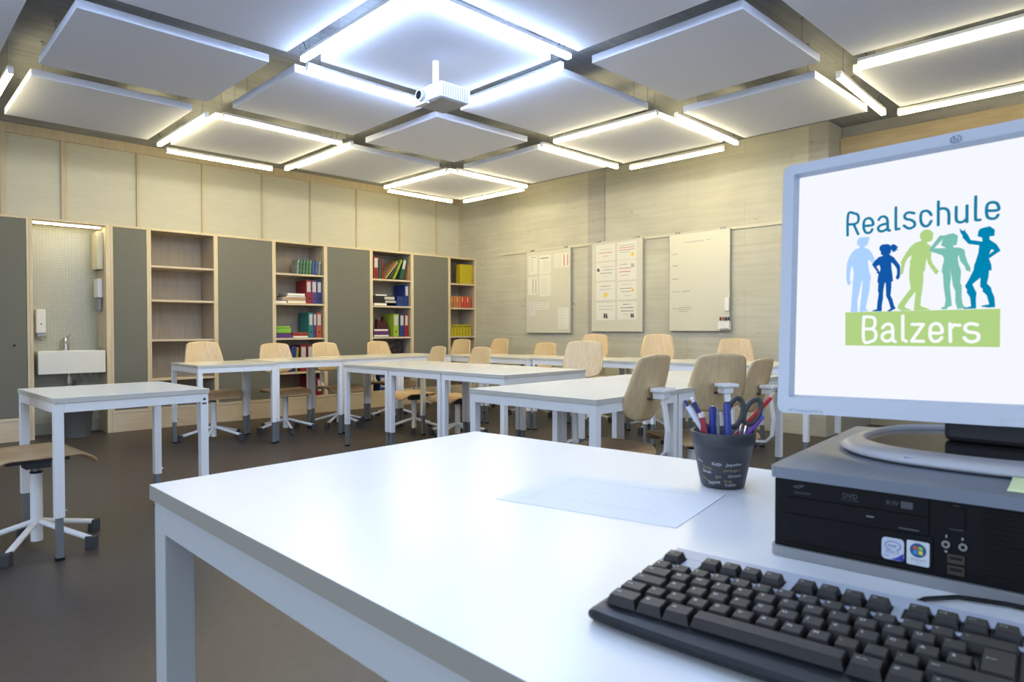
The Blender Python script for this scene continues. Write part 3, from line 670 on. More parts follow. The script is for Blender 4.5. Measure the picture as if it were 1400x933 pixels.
def blocky(fx, fy, s, mi):
    def f(m, w, h):
        for a, b, c, d in ((-1, -.2, -1, 1), (.1, 1, -1, .1), (.2, .8, .3, 1), (-.1, .5, -.4, .5)): m.box(fx * w + a * s, fx * w + b * s, fy * h + c * s, fy * h + d * s, .0013, .0019, mi)
    return f
cards = [('top left', (5.203, 2.044, 4.913, 1.844), [(.2, .8, .7, 1, .006), (.15, .85, .5, 2, .008), (.35, .65, .3, 2, .006)], None),
 ('top right', (4.885, 2.051, 4.604, 1.839), [(.1, .9, .8, 3, .005), (.1, .9, .68, 2, .008), (.1, .9, .55, 2, .008), (.15, .7, .42, 1, .007)], pic(.8, .28, .022, 4)),
 ('second row left', (5.202, 1.829, 4.913, 1.608), [(.3, .9, .75, 1, .008), (.35, .9, .58, 3, .006), (.2, .85, .4, 3, .007), (.4, .6, .22, 1, .006)], blocky(.12, .6, .02, 3)),
 ('second row right', (4.884, 1.833, 4.603, 1.6), [(.15, .55, .8, 3, .006), (.1, .7, .6, 2, .009), (.1, .7, .42, 2, .009), (.2, .6, .25, 2, .006)], blocky(.8, .72, .022, 1)),
 ('third row left', (5.201, 1.587, 4.912, 1.372), [(.25, .75, .78, 3, .007), (.15, .85, .6, 1, .008)], pic(.5, .28, .028, 4)),
 ('third row right', (4.883, 1.58, 4.602, 1.371), [(.2, .8, .85, 1, .006), (.15, .75, .62, 3, .007), (.2, .7, .45, 3, .006), (.4, .7, .2, 1, .006)], pic(.8, .5, .02, 4)),
 ('bottom left', (5.2, 1.339, 4.911, 1.126), [(.15, .9, .8, 1, .008), (.15, .9, .62, 1, .008)], blocky(.5, .25, .03, 3)),
 ('bottom right', (4.882, 1.345, 4.601, 1.132), [(.3, .7, .85, 3, .008), (.2, .85, .66, 3, .009), (.2, .85, .48, 3, .009), (.3, .55, .3, 1, .006)], blocky(.78, .22, .024, 3))]
for nm, r_, ln_, ex in cards: sheet(*r_, 'white card with text lines, %s of the eight on the middle board' % nm, GB, ln_, extra=ex, name='note_card')
# writing on the bare board (part of the board)
def wavy(m, ya, z, yb, w, amp=.008):
    n = max(3, int((ya - yb) / .012)); rnd = random.Random(int(z * 1000)); y0 = 3.801
    pts = [(-(ya - (ya - yb) * k / n - y0), z - 1.0 + amp * (1 if k % 2 else -1) * rnd.uniform(.3, 1)) for k in range(n + 1)]
    m.stroke(pts, w, 0.0, 0, 0)
m = MB(); m.M = Matrix(((0, 0, -1, -.0227), (-1, 0, 0, 0), (0, 1, 0, 0), (0, 0, 0, 1)))
for ya, z, yb, w_, am in [(4.127, 1.848, 4.059, .005, .008), (4.123, 1.718, 4.055, .006, .008), (4.125, 1.575, 4.05, .006, .006), (4.133, 1.432, 4.031, .004, .007), (3.998, 1.436, 3.907, .005, .006), (4.124, 1.246, 4.047, .004, .006), (4.039, 1.257, 3.882, .004, .007), (4.039, 1.236, 3.90, .004, .007), (4.039, 1.215, 3.93, .004, .006), (3.976, 1.969, 3.741, .004, .01), (3.71, 1.975, 3.66, .004, .006)]:
    wavy(m, ya, z, yb, w_, am)
obj('pen_writing', m, mat('board_pen_grey', (.16, .17, .20), .6), b3)
er = thing('board_eraser', 'white magnetic eraser on the right edge of the bare board', 'eraser', (XS, 3.455, 1.21))
obj('grip', MB().box(-.035, -.008, -.024, .024, 0, .14), WPLAST, er, bevel=.006); obj('felt_pad', MB().box(-.0079, 0, -.022, .022, .003, .137), DGREY, er)
tr = thing('pen_tray', 'white pen holder at the lower right corner of the bare board', 'pen holder', (XS, 3.485, 1.015))
obj('holder', MB().box(-.04, -.034, -.065, .065, 0, .085).box(-.04, 0, -.065, .065, 0, .004).box(-.006, 0, -.065, .065, .004, .085).box(-.034, -.006, -.065, -.062, .004, .085).box(-.034, -.006, .062, .065, .004, .085), WPLAST, tr)
obj('label', MB().box(-.0415, -.0402, -.055, .03, .01, .014), INK, tr)
for k, (c, n) in enumerate([(INK, 'black board pen, leftmost in the pen holder'), (INKRED, 'red capped board pen in the pen holder'), (INK, 'black board pen, third from the left in the pen holder'), (mat('dark_blue_ink', (.02, .03, .15), .5), 'dark board pen, rightmost in the pen holder')]):
    p = thing('board_pen', n, 'pen', (XS - .02, 3.53 - k * .03, 1.0195), 0, 'board pens in the holder')
    obj('barrel', MB().cyl((0, 0), .009, 0, .09, 12), WPLAST, p); obj('cap', MB().cyl((0, 0), .010, .0905, .128, 12), c, p)
# ------------------------------------------------------------------ pupils' tables
def table(x0, x1, y0, y1, H, label, piv=None, rot=0.0, mark=False, group='pupil tables with white legs'):
    cx, cy = (x0 + x1) / 2, (y0 + y1) / 2; rot = radians(rot)
    if piv: cx, cy = piv[0] + cx * cos(rot) - cy * sin(rot), piv[1] + cx * sin(rot) + cy * cos(rot)
    w, d = (x1 - x0) / 2, (y1 - y0) / 2
    t = thing('school_table', label, 'table', (cx, cy, 0), rot, group)
    m = MB().box(-w, w, -d, d, H - .024, H, 1, top=0)
    obj('tabletop', m, [LAMIN, EDGEB], t, bevel=.0015)
    a = .004; s = .038; zt = H - .0245; zb = zt - .042
    fr = MB()
    fr.box(-w + a + s, w - a - s, -d + a, -d + a + .022, zb, zt).box(-w + a + s, w - a - s, d - a - .022, d - a, zb, zt)
    fr.box(-w + a, -w + a + .022, -d + a + s, d - a - s, zb, zt).box(w - a - .022, w - a, -d + a + s, d - a - s, zb, zt)
    obj('apron_frame', fr, WMETAL, t, bevel=.0015)
    for sx in (-1, 1):
        for sy in (-1, 1):
            px, py = sx * (w - a - s / 2), sy * (d - a - s / 2)
            l = obj('leg', MB().box(-s / 2, s / 2, -s / 2, s / 2, .19, zt), WMETAL, t, loc=(px, py, 0), bevel=.002)
            obj('leg_extension', MB().box(-s / 2 + .005, s / 2 - .005, -s / 2 + .005, s / 2 - .005, .012, .1899), GMETAL, l, bevel=.001)
            obj('rubber_foot', MB().box(-s / 2 + .003, s / 2 - .003, -s / 2 + .003, s / 2 - .003, 0, .0119), BLACKP, l)
            obj('clamp_screw', MB().tube([(s / 2, 0, .215), (s / 2 + .012, 0, .215)], .006, 10), CHROME, l)
    if mark:
        obj('height_sticker', MB().tube([(w - a - .020, -d + a - .0012, H - .052), (w - a - .020, -d + a + .0, H - .052)], .007, 14).box(w - a - .032, w - a - .010, -d + a - .001, -d + a - .0001, H - .078, H - .070), INK, t)
    return t
table(0, .675, 0, .70, .722, 'single table standing alone at the left with a chair pushed under it', (.600, 3.50), 2.5, True)
table(1.985, 2.663, 5.755, 6.43, .722, 'table in front of the empty bookcase, leftmost of the row along the cupboards')
table(2.668, 3.352, 5.80, 6.475, .730, 'table second from the left in the row along the cupboards')
table(3.375, 4.055, 5.845, 6.52, .733, 'table third from the left in the row along the cupboards, behind the middle block')
table(4.06, 4.74, 5.86, 6.535, .735, 'table at the corner end of the row along the cupboards')
M4 = (3.075, 3.245)
table(0, .88, 1.33, 1.985, .717, 'left table of the middle block of three', M4, 1.5)
table(0, .88, .665, 1.325, .717, 'centre table of the middle block of three', M4, 1.5)
table(0, .88, 0, .66, .717, 'right table of the middle block of three, nearest the big white desk', M4, 1.5)
M5 = (2.262, 1.812)
table(0, .70, 0, .80, .722, 'table just behind the white desk, left end of the front row', M5, 2.5)
table(.705, 1.30, 0, .80, .722, 'table in the middle of the front row, behind the pen cup', M5, 2.5)
table(1.305, 2.06, 0, .80, .722, 'table at the right end of the front row, half hidden by the screen', M5, 2.5)
names = ['in the far room corner', 'second from the room corner', 'under the leftmost board', 'under the middle board', 'under the bare whiteboard', 'at the right end, behind the screen']
for k in range(6):
    y1 = 6.10 - k * .683
    table(4.80 + k * .035, 5.46 + k * .035, y1 - .675, y1, .724 + k * .004, 'table of the row along the concrete wall, ' + names[k])

# ------------------------------------------------------------------ swivel chairs
def sheet_mesh(fn, nu, nv):
    vs = [fn(i / nu, j / nv) for i in range(nu + 1) for j in range(nv + 1)]
    fs = [(i * (nv + 1) + j, (i + 1) * (nv + 1) + j, (i + 1) * (nv + 1) + j + 1, i * (nv + 1) + j + 1) for i in range(nu) for j in range(nv)]
    return vs, fs
def seat_pt(u, v):
    # u front(1)..rear(0) along x, v across
    x = -.205 + .415 * u; t = v * 2 - 1
    hw = .215 * (1 - .10 * abs(u - .5) ** 2 * 4)
    # rounded corners
    e = max(0, abs(2 * u - 1) - .80) / .20
    hw *= (1 - .16 * e * e)
    y = t * hw
    z = .450 - .012 * (1 - t * t) * sin(pi * min(1, u * 1.1))
    if u > .78: z -= .055 * ((u - .78) / .22) ** 2
    if u < .18: z -= .035 * ((.18 - u) / .18) ** 2
    return (x, y, z)
def back_pt(u, v):
    # u bottom(0)..top(1), v across
    t = v * 2 - 1
    hw = .135 + .040 * sin(pi / 2 * min(1, u / .38)) if u < .38 else .175 - .034 * ((u - .38) / .62) ** 1.25
    eb = max(0, .13 - u) / .13; et = max(0, u - .93) / .07
    hw *= (1 - .20 * eb ** 2.2) * (1 - .13 * et ** 2)
    y = t * hw
    z = .600 + .312 * u - .012 * t * t * u ** 3 + .020 * (abs(t) ** 3) * max(0, 1 - u * 6)
    x = -.262 - .050 * u + 1.3 * y * y * (1 - .25 * u) + .025 * (1 - u) ** 2
    return (x, y, z)
def make_chair():
    t = thing('swivel_chair', 'chair', 'chair')
    vs, fs = sheet_mesh(seat_pt, 22, 12)
    obj('seat', MB().add(vs, fs, 0, True), PLYS, t, solid=.011)
    vs, fs = sheet_mesh(back_pt, 20, 12)
    bk = obj('backrest', MB().add(vs, fs, 0, True), PLY, t, solid=.010)
    b = MB()
    for s in (-1, 1):
        b.tube([(-.2900, s * .03, .705), (-.2735, s * .03, .705)], .006, 12)
    obj('bolt', b, DGREY, bk)
    # support bar rising behind the back with its T-shaped head
    s = MB()
    path = [(-.10, .425), (-.24, .423), (-.315, .430), (-.350, .465), (-.358, .56), (-.335, .720)]
    hw = .017; th = .006
    pr_ = []
    for i, (x, z) in enumerate(path):
        a = Vector(path[max(i - 1, 0)]); c = Vector(path[min(i + 1, len(path) - 1)]); d = (c - a).normalized(); n = Vector((-d.y, d.x))
        pr_.append((x, z, n))
    vv = []; ff = []
    for x, z, n in pr_:
        for sy, sn in ((-1, -1), (1, -1), (1, 1), (-1, 1)): vv.append((x + n.x * th * sn, sy * hw, z + n.y * th * sn))
    for i in range(len(pr_) - 1):
        for k in range(4): ff.append((i * 4 + k, i * 4 + (k + 1) % 4, (i + 1) * 4 + (k + 1) % 4, (i + 1) * 4 + k))
    ff += [(3, 2, 1, 0), tuple(len(vv) - 4 + k for k in range(4))]
    s.add(vv, ff)
    sp = obj('support_bar', s, WMETAL, t, bevel=.002)
    obj('support_head', MB().box(-.372, -.292, -.050, .050, .738, .758).box(-.355, -.294, -.030, .030, .705, .7379), WMETAL, sp, bevel=.006)
    obj('seat_mechanism', MB().box(-.13, .12, -.07, .07, .405, .4275).box(-.05, .05, -.045, .045, .375, .405).tube([(0, .07, .40), (0, .15, .40), (.01, .19, .405)], [.006, .006, .012], 10), DGREY, t, bevel=.004)
    g = obj('gas_lift', MB().cyl((0, 0), .0135, .30, .376, 16), STEEL, t)
    obj('lift_collar', MB().cyl((0, 0), .0255, .349, .359, 20), BLACKP, t)
    obj('column', MB().cyl((0, 0), .025, .03, .349, 24), WMETAL, t)
    for k in range(5):
        a = radians(18 + 72 * k); c, s_ = cos(a), sin(a)
        l = obj('leg', MB().tube([(.02, 0, .118), (.275, 0, .047)], .0135, 12), WMETAL, t)
        l.rotation_euler = (0, 0, a)
        obj('leg_foot', MB().box(.255, .298, -.019, .019, 0, .06), mat('foot_grey_rubber', (.045, .047, .05), .6), l, bevel=.004)
    return t
proto = make_chair()
UP = ('seat', 'backrest', 'support_bar', 'seat_mechanism', 'gas_lift')
chairs = [
 (.585, 3.82, 4, .0, 'swivel chair cut off by the left border, pushed under the lone table'),
 (2.331, 6.36, -92, -.006, 'swivel chair in front of the empty bookcase, leftmost of those along the cupboards'),
 (3.056, 6.42, -95, -.035, 'swivel chair before the grey door left of the second bookcase'),
 (3.657, 6.42, -88, -.035, 'swivel chair in front of the binders of the second bookcase'),
 (4.396, 6.50, -86, -.033, 'swivel chair before the grey door between the two filled bookcases'),
 (4.0, 5.543, 172, -.066, 'swivel chair behind the left table of the middle block, facing the viewer'),
 (4.08, 4.95, 176, -.064, 'swivel chair behind the centre table of the middle block, with a slightly turned back'),
 (5.55, 6.93, 190, -.027, 'swivel chair in the room corner below the yellow files'),
 (5.65, 6.33, 180, -.012, 'swivel chair next to the corner, before the bare concrete left of the boards'),
 (5.70, 5.52, 190, -.055, 'low swivel chair under the leftmost board'),
 (5.72, 4.74, 196, .053, 'swivel chair under the middle board, rising behind a nearer chair'),
 (5.72, 3.85, 205, .057, 'swivel chair left below the bare whiteboard, with two bolts showing'),
 (5.74, 3.02, 200, .022, 'swivel chair right below the bare whiteboard near its pen holder'),
 (4.15, 3.545, 205, .012, 'swivel chair at the right end of the middle block, a bright bolt showing'),
 (2.62, 2.06, 94, -.002, 'swivel chair left of the pen cup, seat and white support bar in view'),
 (3.368, 2.01, 62, -.013, 'swivel chair behind the pen cup, its back turned to the viewer'),
 (3.745, 2.07, 91, -.055, 'swivel chair between pen cup and screen, seen nearly edge on'),
]
for k, (x, y, a, dz, lab) in enumerate(chairs):
    c = proto if k == 0 else copy_thing(proto, (x, y, 0), radians(a), lab)
    c.location = (x, y, 0); c.rotation_euler = (0, 0, radians(a)); c['label'] = lab; c['group'] = 'wooden swivel chairs'
    for ch in c.children:
        if ch.name.split('.')[0] in UP: ch.location.z = dz
        if ch.name.split('.')[0] == 'leg': ch.rotation_euler.z += radians((k * 23) % 72)

# ------------------------------------------------------------------ the big white desk
DH = .773
dk = thing('teacher_desk', 'large white desk filling the foreground', 'desk')
A_, B_ = Vector((.336, 1.204)), Vector((1.097, 1.261))
D_ = Vector((.352, -.48)); E_ = Vector((1.30, -.46))
poly = [(.337, 1.203), (.352, -.60), (1.312, -.58), (1.097, 1.260)]
obj('desktop', MB().prism(poly, DH - .0235, DH, 1, mtop=0), [DESKTOP, DESKEDGE], dk, bevel=.0012)
def inset(i): 
    p = [Vector(q) for q in poly]; c = sum(p, Vector((0, 0))) / 4
    return p[i]
def beam2(p, q, side, z0, z1, th):
    p, q = Vector(p), Vector(q); d = (q - p).normalized(); n = Vector((-d.y, d.x)) * side
    a = [p, q, q + n * th, p + n * th]
    if side < 0: a = a[::-1]
    return [(v.x, v.y) for v in a]
P = [Vector(q) for q in poly]
LG = .048
DMET = mat('desk_frame_grey_white', (.52, .54, .55), .4)
fr = MB(); ins = .006
for i in range(4):
    p, q = P[i], P[(i + 1) % 4]; d = (q - p).normalized(); n = Vector((-d.y, d.x))
    a = p + d * (LG + ins) + n * ins; b = q - d * (LG + ins) + n * ins
    fr.prism([tuple(a), tuple(b), tuple(b + n * .03), tuple(a + n * .03)], DH - .072, DH - .0238)
obj('apron_frame', fr, DMET, dk, bevel=.0015)
for i in range(4):
    p = P[i]; d1 = (P[(i + 1) % 4] - p).normalized(); d0 = (P[(i - 1) % 4] - p).normalized()
    o_ = p + d1 * ins + d0 * ins
    l = obj('leg', MB().prism([tuple(o_), tuple(o_ + d1 * LG), tuple(o_ + d1 * LG + d0 * LG), tuple(o_ + d0 * LG)], .012, DH - .0238), DMET, dk, bevel=.002)
    obj('rubber_foot', MB().prism([tuple(o_), tuple(o_ + d1 * LG), tuple(o_ + d1 * LG + d0 * LG), tuple(o_ + d0 * LG)], 0, .0118), BLACKP, l)

# sheet of paper on the desk
m = MB(); m.prism([(.682, .737), (.748, .468), (.954, .510), (.887, .785)], 0, .0006, 0)
pa = obj('seating_plan_sheet', m, [mat('bright_paper', (.88, .89, .90), .6)], loc=(0, 0, DH + .0002))
tag(pa, 'faint seating plan sheet lying flat on the white desk', 'paper')
m = MB(); ax = Vector((.205, .048)); ay = Vector((.066, -.269)); og = Vector((.682, .737)); rnd = random.Random(3)
def pp(a, b): v = og + ax * a + ay * b; return (v.x, v.y)
for k in range(12):
    a = .12 + .07 * k; m.stroke([pp(a, .10 + .02 * rnd.random()), pp(a + .03, .16 + .03 * rnd.random())], .0008, .0008, 0, 0)
for k in range(16):
    b = .12 + .05 * k; m.stroke([pp(.80 + .03 * rnd.random(), b), pp(.86 + .03 * rnd.random(), b + .025)], .0008, .0008, 0, 0)
for k in range(14):
    b = .30 + .04 * k; m.stroke([pp(.22 + .02 * rnd.random(), b), pp(.27, b + .02)], .0007, .0008, 0, 0)
for k in range(10):
    b = .3 + .05 * k; m.stroke([pp(.5 + .02 * rnd.random(), b), pp(.53, b + .02)], .0007, .0008, 0, 0)
obj('pencil_writing', m, mat('pale_blue_ink', (.48, .52, .60), .6), pa)

# ------------------------------------------------------------------ pen cup
CC = (1.008, .5445)
cup = thing('pen_cup', 'dark grey plastic pen cup with names written in pale ink on the white desk', 'cup', (CC[0], CC[1], DH))
rb, rt, hc = .0345, .0500, .0905
prof = [(0, .001), (rb - .003, .001), (rb, .003)] + [(rb + (rt - .003 - rb) * t, .003 + (hc - .026) * t) for t in (.33, .66, 1)] + [(rt - .001, .0685), (rt, .072), (rt + .0015, hc - .002), (rt + .001, hc), (rt - .001, hc), (rt - .003, .07), (rb - .002, .006), (0, .006)]
CUPM = mat('cup_charcoal_plastic', (.040, .042, .050), .45)
obj('cup_body', MB().lathe((0, 0), prof, 48), CUPM, cup)
def cupwrite(body, ang, z, size, slant, mt, nm='name_writing'):
    vs, fs = glyphs(body, size, 'CENTER'); out = []
    for x, y in vs:
        X = x; Y = y + x * slant; zz = z + Y
        r = rb + (rt - .003 - rb) * min(1, max(0, (zz - .003) / (hc - .026))) + .0004
        a = ang + X / r
        out.append((r * cos(a), r * sin(a), zz))
    m = MB(); m.add(out, fs); return obj(nm, m, mt, cup)
va = atan2(-CC[1], -CC[0])     # side of the cup facing the viewer
SIL = mat('silver_pen_ink', (.62, .62, .68), .4); GLD = mat('gold_pen_ink', (.42, .32, .16), .4)
for b_, da, z, sz, sl, mt in [('Katja', -.22, .040, .0075, .02, SIL), ('Jaqueline', .42, .040, .0070, .05, SIL), ('Lena', -.95, .043, .006, -.25, SIL), ('Simon', -.62, .033, .0065, -.12, GLD), ('christoph s', .36, .0305, .0062, .03, GLD),
                              ('Sarah', -.66, .026, .0075, -.12, SIL), ('Christina', .50, .0215, .0062, .06, SIL), ('Eva', -.17, .0195, .0065, .25, GLD), ('Sejana', -.36, .0095, .0078, .16, SIL), ('Andy', .22, .0130, .0065, .0, GLD), ('Tobias', .34, .0065, .0070, .08, SIL), ('Nina', -.78, .014, .006, -.4, GLD)]:
    cupwrite(b_, va + da, z, sz, sl, mt)
def rod(name, label, cat, p0, p1, r, parts, group='pens in the dark cup', n=12):
    """parts: list of (from,to,material,part name,radius factor)"""
    p0, p1 = Vector(p0), Vector(p1)
    t = thing(name, label, cat, tuple(p0), 0, group); d = p1 - p0
    for a, b, mt, pn, rf in parts:
        obj(pn, MB().tube([tuple(d * a), tuple(d * b)], r * rf if not isinstance(rf, tuple) else [r * rf[0], r * rf[1]], n), mt, t)
    return t
zf = DH + .008
pb = mat('pen_navy', (.02, .03, .16), .35); pb2 = mat('pen_blue', (.03, .05, .30), .35); prd = mat('pen_red', (.35, .02, .04), .35); pvi = mat('pen_violet', (.16, .06, .35), .4)
cyan = mat('pen_white_blue', (.62, .68, .80), .35)
rod('ballpoint_pen', 'white and blue ballpoint pen leaning left, leftmost in the cup', 'pen', (1.020, .532, zf), (.9655, .590, .912), .0042, [(0, .93, cyan, 'barrel', 1), (.9305, 1, pb, 'push_button', .6)])
rod('ballpoint_pen', 'navy ballpoint pen with white top leaning left beside the white and blue one', 'pen', (1.026, .540, zf), (.975, .5825, .916), .0040, [(0, .95, pb, 'barrel', 1), (.9505, 1, WPLAST, 'push_button', .7)])
rod('red_marker', 'short red marker with white end, upright in the cup', 'marker', (.992, .553, zf), (.984, .571, .892), .0058, [(0, .93, prd, 'barrel', 1), (.9305, 1, mat('marker_white_end', (.75, .6, .62), .4), 'end_cap', .95)])
rod('blue_marker', 'blue marker upright in the cup, left one of two', 'marker', (1.004, .560, zf), (.998, .558, .903), .0056, [(0, .97, pb2, 'barrel', 1), (.9705, 1, pb, 'end_cap', .85)])
rod('grey_pen', 'slim grey pen between the two blue markers', 'pen', (1.006, .548, zf), (1.0035, .552, .900), .0030, [(0, .9, mat('pen_grey', (.25, .26, .27), .4), 'barrel', 1), (.9005, 1, STEEL, 'clip_end', .8)])
rod('blue_marker', 'blue marker upright in the cup, right one of two and taller', 'marker', (1.008, .532, zf), (1.0145, .5415, .910), .0062, [(0, .97, pb2, 'barrel', 1), (.9705, 1, pb, 'end_cap', .85)])
rod('red_pencil', 'sharpened red pencil leaning far right out of the cup', 'pencil', (1.000, .560, zf + .03), (1.074, .4845, .928), .0040, [(0, .90, mat('pencil_red', (.45, .02, .02), .35), 'shaft', 1), (.9002, .975, mat('sharpened_wood', (.68, .45, .30), .6), 'sharpened_end', (1, .35)), (.9752, 1, INK, 'lead', (.35, .1))], n=6)
rod('violet_pencil', 'violet pencil leaning right below the red one', 'pencil', (.9985, .545, zf + .02), (1.057, .5005, .886), .0038, [(0, .96, pvi, 'shaft', 1), (.9602, 1, mat('pencil_end_blue', (.10, .10, .5), .4), 'painted_end', .98)], n=6)
rod('blue_pencil', 'dark blue pencil leaning right, lowest in the cup', 'pencil', (1.012, .555, zf + .015), (1.054, .507, .880), .0040, [(0, .96, pb2, 'shaft', 1), (.9602, 1, pb, 'painted_end', .98)], n=6)
sc = thing('scissors', 'scissors with dark grey loop handles standing in the cup', 'scissors', (1.034, .523, .875))
SCH = mat('scissor_handle_grey', (.05, .054, .06), .45)
R_ = Vector((.718, -.696, 0))
def loop(cx, cz, a, b, rr, tilt):
    pts = []
    for k in range(25):
        t = 2 * pi * k / 24; u = a * cos(t) * cos(tilt) - b * sin(t) * sin(tilt); w = a * cos(t) * sin(tilt) + b * sin(t) * cos(tilt)
        p = R_ * (cx + u); pts.append((p.x, p.y, cz + w))
    return pts
obj('handle', MB().tube(loop(-.013, .017, .012, .024, 0, -.25), .0042, 10, cap=False), SCH, sc)
obj('handle', MB().tube(loop(.015, .018, .0115, .022, 0, -.45), .0042, 10, cap=False), SCH, sc)
q0 = R_ * -.003; q1 = R_ * -.010
obj('blade', MB().tube([(q0.x, q0.y, -.004), (-.012, .010, -.085)], [.004, .0015], 6), CHROME, sc)
obj('blade', MB().tube([(.004, -.004, -.004), (-.008, .008, -.085)], [.004, .0015], 6), CHROME, sc)
# ------------------------------------------------------------------ computer
PCZ = DH
PX, PY, PW, PD = .742, .341, .338, .398
pc = thing('desktop_computer', 'black and silver desktop computer lying flat on the white desk under the screen', 'computer', (PX, PY, PCZ), radians(-84))
FACE = Matrix(((1, 0, 0, 0), (0, 0, -1, 0), (0, 1, 0, 0), (0, 0, 0, 1)))   # local x right, y up, z towards the viewer
PCB = mat('pc_black_plastic', (.004, .004, .005), .5, spec=.18); PCS = mat('pc_silver_lid', (.20, .23, .28), .32, metal=.45); PCG = mat('pc_grey_print', (.06, .065, .07), .5)
obj('body', MB().box(.003, PW - .003, .002, PD - .003, .004, .0885), PCB, pc, bevel=.003)
m = MB(); m.prism(rrect(-.001, PW + .001, -.004, PD, .010), .0888, .1012)
obj('lid', m, PCS, pc, bevel=.004, segs=3)
m = MB(); m.prism(rrect(0, PW, -.003, PD - .002, .009), .0005, .0115)
obj('bottom_band', m, mat('pc_silver_band', (.30, .31, .32), .4, metal=.3), pc, bevel=.003, segs=3)
fm = MB(); fm.M = FACE; fm.M = FACE.copy()
def face(name, fn, mt, par=pc, bev=0.0):
    m = MB(); m.M = FACE.copy(); fn(m); return obj(name, m, mt, par, bevel=bev)
face('optical_drive', lambda m: m.box(.0165, .154, .0695, .0880, -.0019, .0006), PCB, bev=.0006)
face('drive_cover', lambda m: m.box(.0165, .154, .0505, .0685, -.0019, .0004), PCB, bev=.0006)
face('lower_cover', lambda m: m.box(.0125, .158, .0185, .0495, -.0019, .0001), PCB, bev=.0006)
face('eject_button', lambda m: m.box(.128, .146, .0535, .0550, .0004, .0012), PCG)
face('air_slit', lambda m: [m.box(.013 + k * .036, .047 + k * .036, .0145, .0165, -.0019, -.0010) for k in range(4)], mat('void_black', (.002, .002, .002), .9))
face('drive_label', lambda m: m.text('lightscribe', .0042, .0255, .0735, .0008), PCG)
face('drive_emblem', lambda m: m.stroke([(.026, .0795), (.030, .0825), (.036, .0830), (.030, .0795), (.025, .0815)], .0009, .0008), PCG)
face('drive_label', lambda m: (m.text('DVD', .0072, .075, .0765, .0008), m.text('MULTI RECORDER', .0022, .0735, .0738, .0008)), PCG)
face('drive_label', lambda m: m.text('RW', .0070, .1165, .0760, .0008), PCG)
face('drive_label', lambda m: m.box(.130, .1405, .0745, .0815, .0007, .0009), PCG)
face('activity_light', lambda m: m.box(.0985, .1055, .0600, .0615, .0005, .0009), mat('indicator_grey', (.16, .17, .18), .4))
st = face('processor_sticker', lambda m: m.prism(rrect(.1130, .1332, .0200, .0425, .004), .0003, .0006), mat('sticker_silver_blue', (.50, .55, .66), .35))
face('sticker_swirl', lambda m: (m.stroke([(.1150 + .0081 + .0072 * cos(radians(a)), .0345 + .0046 * sin(radians(a))) for a in range(-60, 280, 20)], .0007, .0008),
     m.text('intel', .0048, .1180, .0332, .0009), m.text('Core 2', .0042, .1165, .0268, .0008), m.text('Duo', .0026, .1150, .0233, .0008)), mat('sticker_navy', (.03, .05, .22), .4), st)
face('sticker_corner', lambda m: m.flat([[(.1215, .0204), (.1329, .0204), (.1329, .0285), (.1270, .0235)]], .0009), mat('sticker_blue', (.03, .04, .35), .4), st)
s2 = face('system_sticker', lambda m: m.prism(rrect(.1355, .1553, .0192, .0436, .0018), .0003, .0006), mat('sticker_pale', (.58, .62, .66), .35))
face('badge_disc', lambda m: m.flat([[(.1455 + .0072 * cos(radians(a)), .0345 + .0072 * sin(radians(a))) for a in range(0, 360, 15)]], .0008), mat('badge_navy', (.02, .09, .22), .3), s2)
for nm, cx, cz, c in (('red', -.0024, .0022, (.55, .10, .03)), ('green', .0022, .0022, (.25, .5, .05)), ('blue', -.0024, -.0022, (.05, .25, .6)), ('yellow', .0022, -.0022, (.75, .6, .05))):
    face('badge_pane', lambda m: m.flat([[(.1455 + cx - .0018, .0345 + cz - .0015), (.1455 + cx + .0018, .0345 + cz - .0021), (.1455 + cx + .0018, .0345 + cz + .0015), (.1455 + cx - .0018, .0345 + cz + .0021)]], .0010), mat('badge_' + nm, c, .4), s2)
face('sticker_text', lambda m: (m.text('Windows', .0034, .1455, .0238, .0008, align='CENTER'), m.text('Vista', .0022, .1455, .0212, .0008, align='CENTER')), mat('sticker_text_grey', (.18, .2, .24), .5), s2)
face('power_button', lambda m: m.prism(rrect(.1705, .1840, .0620, .0830, .0015), -.0019, .0008), PCB, bev=.0005)
face('power_mark', lambda m: (m.box(.1715, .1830, .0610, .0617, 0, .0009), m.box(.174, .180, .0842, .0848, 0, .0009)), PCG)
for cx in (.1688, .1828):
    j = face('audio_jack', lambda m: m.tube([(cx, .0455, -.001), (cx, .0455, .0012)], .0036, 20), mat('jack_ring', (.30, .29, .26), .4, metal=.4))
    face('jack_hole', lambda m: m.tube([(cx, .0455, .0010), (cx, .0455, .0014)], .0019, 16), mat('void_black', (.002, .002, .002), .9), j)
for z in (.0322, .0212):
    u = face('usb_port', lambda m: m.box(.1703, .1842, z - .0044, z + .0044, -.0019, .0002).box(.1716, .1829, z - .0040, z - .0034, .0002, .0005), mat('port_gold_edge', (.035, .03, .018), .5))
    face('port_tongue', lambda m: m.box(.1722, .1823, z - .0005, z + .0022, .0002, .0006), mat('void_black', (.002, .002, .002), .9), u)
face('port_icons', lambda m: (m.box(.1685, .1698, .0520, .0550, 0, .0004), m.box(.1817, .1832, .0520, .0545, 0, .0004), m.tube([(.1690, .0385, 0), (.1690, .0385, .0004)], .0012, 10)), mat('icon_grey', (.3, .31, .33), .5))
def louv(m):
    for k in range(15):
        z = .0150 + k * .0049; m.box(.199, PW - .012, z, z + .0022, -.0019, .0007)
face('vent_louvres', louv, PCB, bev=.0004)
face('vent_back', lambda m: m.box(.1985, PW - .0115, .0135, .0875, -.0019, -.0012), mat('void_black', (.002, .002, .002), .9))
m = MB(); m.text('hp Compaq dc7800', .0052, .018, .004, .1014)
